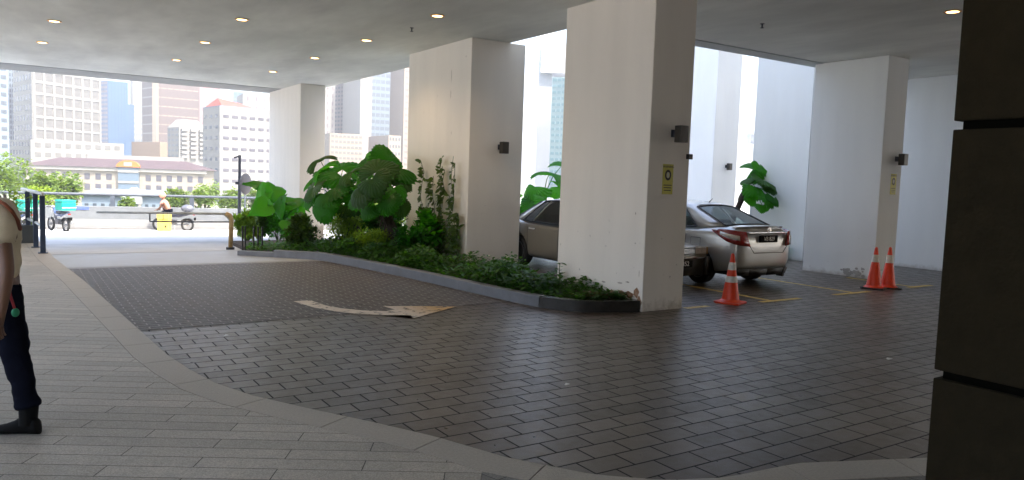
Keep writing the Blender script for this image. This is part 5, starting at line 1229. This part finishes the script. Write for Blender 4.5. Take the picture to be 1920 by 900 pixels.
def colonial():
    D0_, D1_ = 196, 205; A, B = P(47, D0_), P(384, D1_); zt = ztop(47, 309, D0_)
    r = empty('building', (A.x, A.y, GZ), 'long low cream building with maroon roof and orange arched gable', 'building')
    o_ = Vector(r.location); u = (B-A); Ln = u.length; u = u.normalized(); u.z = 0; n_ = Vector((-u.y, u.x, 0)); n_ = n_ if n_.dot(A) > 0 else -n_
    F_ = lambda s_, d, z: Matrix(((u.x, n_.x, 0, u.x*s_+n_.x*d), (u.y, n_.y, 0, u.y*s_+n_.y*d), (0, 0, 1, z), (0, 0, 0, 1)))
    creamb = mat('cream_facade', (.25, .225, .19), .8, .05, .2)
    MB().box((0, 0, 0), (Ln, 14, zt-GZ), F_(0, 0, 0)).build('wall', creamb, r)
    zr = ztop(60, 293, D0_+8)-GZ; h0 = zt-GZ
    mb = MB(); vs = [(-1, -1, h0+.02), (Ln+1, -1, h0+.02), (Ln+1, 15, h0+.02), (-1, 15, h0+.02), (6, 7, zr), (Ln-6, 7, zr)]
    mb.add([F_(0, 0, 0)@Vector(v) for v in vs], [(0, 1, 5, 4), (1, 2, 5), (2, 3, 4, 5), (3, 0, 4), (3, 2, 1, 0)]); mb.build('roof', redb, r)
    MB().box((12, 9, h0), (Ln*.82, 13, zr+1.1), F_(0, 0, 0)).build('upper_storey', wt, r)
    MB().box((-.6, -.7, h0-.9), (Ln+.6, -.01, h0), F_(0, 0, 0)).build('eaves', wt, r)
    st = new_state(); g_ = lambda px: (px-47)/(384-47)
    facade(r, A, A+u*Ln*g_(212), GZ+.4, zt-1.1, 8, 3, .5, .6, MATS['window_dark_grey'], st, mx=.01); facade(r, A+u*Ln*g_(262), A+u*Ln*g_(388), GZ+.4, zt-1.1, 6, 3, .5, .6, MATS['window_dark_grey'], st, mx=.02)
    s0, s1 = Ln*g_(219), Ln*g_(258); MB().box((s0, -.9, 0), (s1, -.01, h0+.2), F_(0, 0, 0)).build('entrance_bay', bluegrey, r)
    mb = MB()
    for k in range(4): mb.box((s0, -1.1, h0*k/3.4), (s1, -.91, h0*k/3.4+.6), F_(0, 0, 0))
    mb.build('bay_bands', wt, r)
    mb = MB(); c_ = (s0+s1)/2; R_ = (s1-s0)/2+.4; pts_ = [(c_+R_*math.cos(PI*k/12), h0+.3+R_*.62*math.sin(PI*k/12)) for k in range(13)]
    vs = [F_(0, 0, 0)@Vector((x, -1.3, z)) for x, z in pts_]+[F_(0, 0, 0)@Vector((x, -.3, z)) for x, z in pts_]
    mb.add(vs, [tuple(range(13)), tuple(reversed(range(13, 26)))]+[(i, (i+1) % 13, 13+(i+1) % 13, 13+i) for i in range(13)]); mb.build('arched_gable', orangec, r)
    mb = MB(); mb.box((c_-1, -1.34, h0+.6), (c_+1, -1.29, h0+1.6), F_(0, 0, 0)); mb.build('gable_panel', wt, r)
    finish(r, st)
colonial()
def pavilion():
    D_ = 95; A, B = P(152, D_), P(322, D_+3); zt = ztop(152, 366, D_)
    r = empty('building', (A.x, A.y, GZ), 'small pale blue single storey pavilion with a gabled porch behind the parapet', 'building')
    u = (B-A); u.z = 0; Ln = u.length; u = u.normalized(); n_ = Vector((-u.y, u.x, 0)); n_ = n_ if n_.dot(A) > 0 else -n_
    F_ = Matrix(((u.x, n_.x, 0, 0), (u.y, n_.y, 0, 0), (0, 0, 1, 0), (0, 0, 0, 1))); h0 = zt-GZ
    MB().box((0, 0, 0), (Ln, 6, h0), F_).build('wall', wb, r); zr = h0+.8
    mb = MB(); mb.add([F_@Vector(v) for v in ((-.4, -.5, h0), (Ln+.4, -.5, h0), (Ln+.4, 6.5, h0), (-.4, 6.5, h0), (1, 3, zr), (Ln-1, 3, zr))], [(0, 1, 5, 4), (1, 2, 5), (2, 3, 4, 5), (3, 0, 4), (3, 2, 1, 0)]); mb.build('roof', mat('pavilion_roof', (.16, .19, .21), .7), r)
    s0, s1 = Ln*.46, Ln*.67; gz = ztop(238, 352, D_)-GZ
    mb = MB(); q2 = [(s0, h0-.9), (s1, h0-.9), (s1, h0), ((s0+s1)/2, gz), (s0, h0)]; vs = [F_@Vector((x, -1.4, z)) for x, z in q2]+[F_@Vector((x, 2.5, z)) for x, z in q2]
    mb.add(vs, [tuple(range(5)), tuple(reversed(range(5, 10)))]+[(i, (i+1) % 5, 5+(i+1) % 5, 5+i) for i in range(5)]); mb.build('porch_gable', mat('pav_white', (.28, .31, .33), .8), r)
    for x in (s0+.15, s1-.15): MB().box((x-.15, -1.3, 0), (x+.15, -1.0, h0-.9), F_).build('porch_column', wt, r)
    st = new_state(); facade(r, A, A+u*s0, GZ+2.6, zt-.7, 5, 1, .45, .8, glass_b, st); facade(r, A+u*s1, A+u*Ln, GZ+2.6, zt-.7, 4, 1, .45, .8, glass_b, st); finish(r, st)
pavilion()
# towers seen between the columns
tower('lavender brown tower showing right of the far column', [(625, 360), (650, 352), (674, 360)], ztop(650, 90, 352), lav, [(1, dict(nx=5, nz=26, w=.7, h=.45, z0=10, m=glass_b)), (0, dict(nx=4, nz=26, w=.6, h=.45, z0=10, m=glass_b))])
tower('cream office block below the lavender tower, right of the far column', [(618, 300), (680, 305)], ztop(640, 250, 300), wc, [(0, dict(nx=8, nz=12, w=.7, h=.45, m=glass_w))])
tower('slim white tower with a column of dark windows', [(674, 330), (695, 333)], ztop(680, 80, 330), wt, [(0, dict(nx=1, nz=24, w=.12, h=.45, z0=5, m=MATS['window_dark_grey'], mx=.3))])
tower('wide blue grey glass tower behind the fan palms', [(692, 400), (756, 410)], ztop(700, 60, 400), bluegrey, [(0, dict(nx=7, nz=22, w=.8, h=.55, z0=0, m=glass_b))])
tower('small cream block with a rounded look before the blue grey tower', [(728, 300), (751, 303)], ztop(740, 254, 300), wc, [(0, dict(nx=4, nz=9, w=.5, h=.45, m=glass_b))])
tower('cream slab tower touching the vine column', [(755, 330), (800, 335)], ztop(760, 60, 330), wc, [(0, dict(nx=5, nz=24, w=.6, h=.4, z0=0, m=glass_w))])
tower('white tower edge just right of the far column', [(608, 340), (627, 343)], ztop(615, 90, 340), wt, [(0, dict(nx=2, nz=20, w=.2, h=.5, m=lav))])
tower('turquoise apartment tower with balconies seen between the two nearer columns', [(1030, 240), (1075, 236)], ztop(1026, 146, 240), mat('city_aqua', (.17, .25, .27), .7), [(0, dict(nx=5, nz=20, w=.7, h=.45, z0=-4, m=mat('aqua_glass', (.08, .18, .21), .2, spec=.8)))], thick=4)
# neighbouring frame structure seen between the columns
r = empty('concrete_frame', tuple(P(1014, 27)), 'tall white concrete post and beam frame behind the fan palm', 'building'); r.location.z = 0; b = Vector(r.location)
zt = ztop(1014, 60, 27)
def frame_box(px0, px1, py0, py1, D, dep, nm, m, ztp=None):
    a, c_ = at(px0, py1, D), at(px1, py1, D); z1 = at(px0, py0, D).z if ztp is None else ztp; z0 = max(0, a.z) if nm == 'beam' else 0; u = (c_-a); u.z = 0; Ln = u.length; u.normalize(); n_ = FV
    MB().box((0, 0, z0), (Ln, dep, z1), Matrix(((u.x, n_.x, 0, a.x-b.x), (u.y, n_.y, 0, a.y-b.y), (0, 0, 1, 0), (0, 0, 0, 1)))).build(nm, m, r)
frame_box(1001, 1026, 60, 400, 27, .8, 'post', clean_wall, zt+3); frame_box(1014, 1300, 84, 136, 26.4, 1.0, 'beam', mat('frame_white', (.68, .7, .72), .7)); frame_box(1408, 1440, 250, 268, 30, .6, 'beam', MATS['frame_white'])

# ------------------------------------------------------------------ city trees
lf_city = leaf_mat('leaf_city', (.07, .12, .03), (.16, .24, .07), .35, .6); lf_city2 = leaf_mat('leaf_city_lime', (.14, .22, .04), (.24, .32, .08), .35, .6)
def tree(px, py, D, rpx, m, lab, seed, flat_=.85, n_=2800):
    c_ = at(px, py, D); R_ = rpx*D/F; q_ = random.Random(seed); hgt = c_.z-GZ
    r = empty('tree', (c_.x, c_.y, GZ), lab, 'tree', 'trees below the parapet')
    mb = MB(); mb.tube([(0, 0, 0), (q_.uniform(-.2, .2), 0, hgt*.5), (0, 0, hgt)], [.3, .22, .08], 8)
    for k in range(6):
        a = q_.uniform(0, 2*PI); mb.tube([(0, 0, hgt*(.45+.06*k)), (R_*.35*math.cos(a), R_*.35*math.sin(a), hgt*(.6+.06*k)), (R_*.7*math.cos(a), R_*.7*math.sin(a), hgt*(.7+.06*k))], [.12, .08, .03], 6)
    mb.build('trunk', bark, r); mb = MB(); bl = []
    for k in range(34): d = rdir(q_, -.9, 1); f = q_.uniform(.3, .85); bl.append((Vector((d.x*R_*f, d.y*R_*f, hgt+d.z*R_*f*flat_)), R_*q_.uniform(.18, .36)))
    for i in range(n_):
        b_, br_ = q_.choice(bl); d = rdir(q_); p_ = b_+d*br_*q_.random()**.35; add_leaf(mb, 'oval', p_, d+rdir(q_)*.7, (0, 0, 1), q_.uniform(.035, .075)*R_+.12, 1.4)
    mb.build('crown', m, r, fix=False)
tree(10, 330, 75, 52, lf_city, 'big olive tree at the far left behind the person', 1, n_=2600)
tree(70, 352, 68, 38, lf_city, 'rounded olive tree just right of the big one at the far left', 2)
tree(118, 356, 72, 38, lf_city, 'tree left of the pale blue pavilion with a loose crown', 3)
tree(72, 378, 50, 34, lf_city2, 'low yellow green tree right behind the handrail posts', 4)
tree(238, 382, 60, 17, lf_city, 'small tree before the pavilion porch', 5, n_=900)
tree(332, 372, 80, 26, lf_city, 'first tree right of the pavilion, above the rider', 6)
tree(385, 366, 82, 34, lf_city, 'broad green tree left of the thin pole', 7, n_=2200)
tree(432, 374, 78, 26, lf_city, 'green tree directly behind the thin pole', 8)
tree(485, 372, 76, 30, lf_city, 'green tree hidden behind the elephant ears', 9)
tree(700, 372, 60, 40, lf_city2, 'pale tree glimpsed through the fan palm stems', 10)

# ------------------------------------------------------------------ haze
hm = bpy.data.materials.new('haze'); hm.use_nodes = True; N, L = nodes_of(hm); N.remove(N['Principled BSDF'])
pv = N.new('ShaderNodeVolumePrincipled'); pv.inputs['Color'].default_value = (.92, .95, 1, 1); pv.inputs['Density'].default_value = .0008; pv.inputs['Anisotropy'].default_value = .2
L.new(pv.outputs[0], N['Material Output'].inputs['Volume'])
hz = MB().box((-1300, -200, -9.6), (1300, 1300, 160)).build('haze', hm); hz['kind'] = 'stuff'
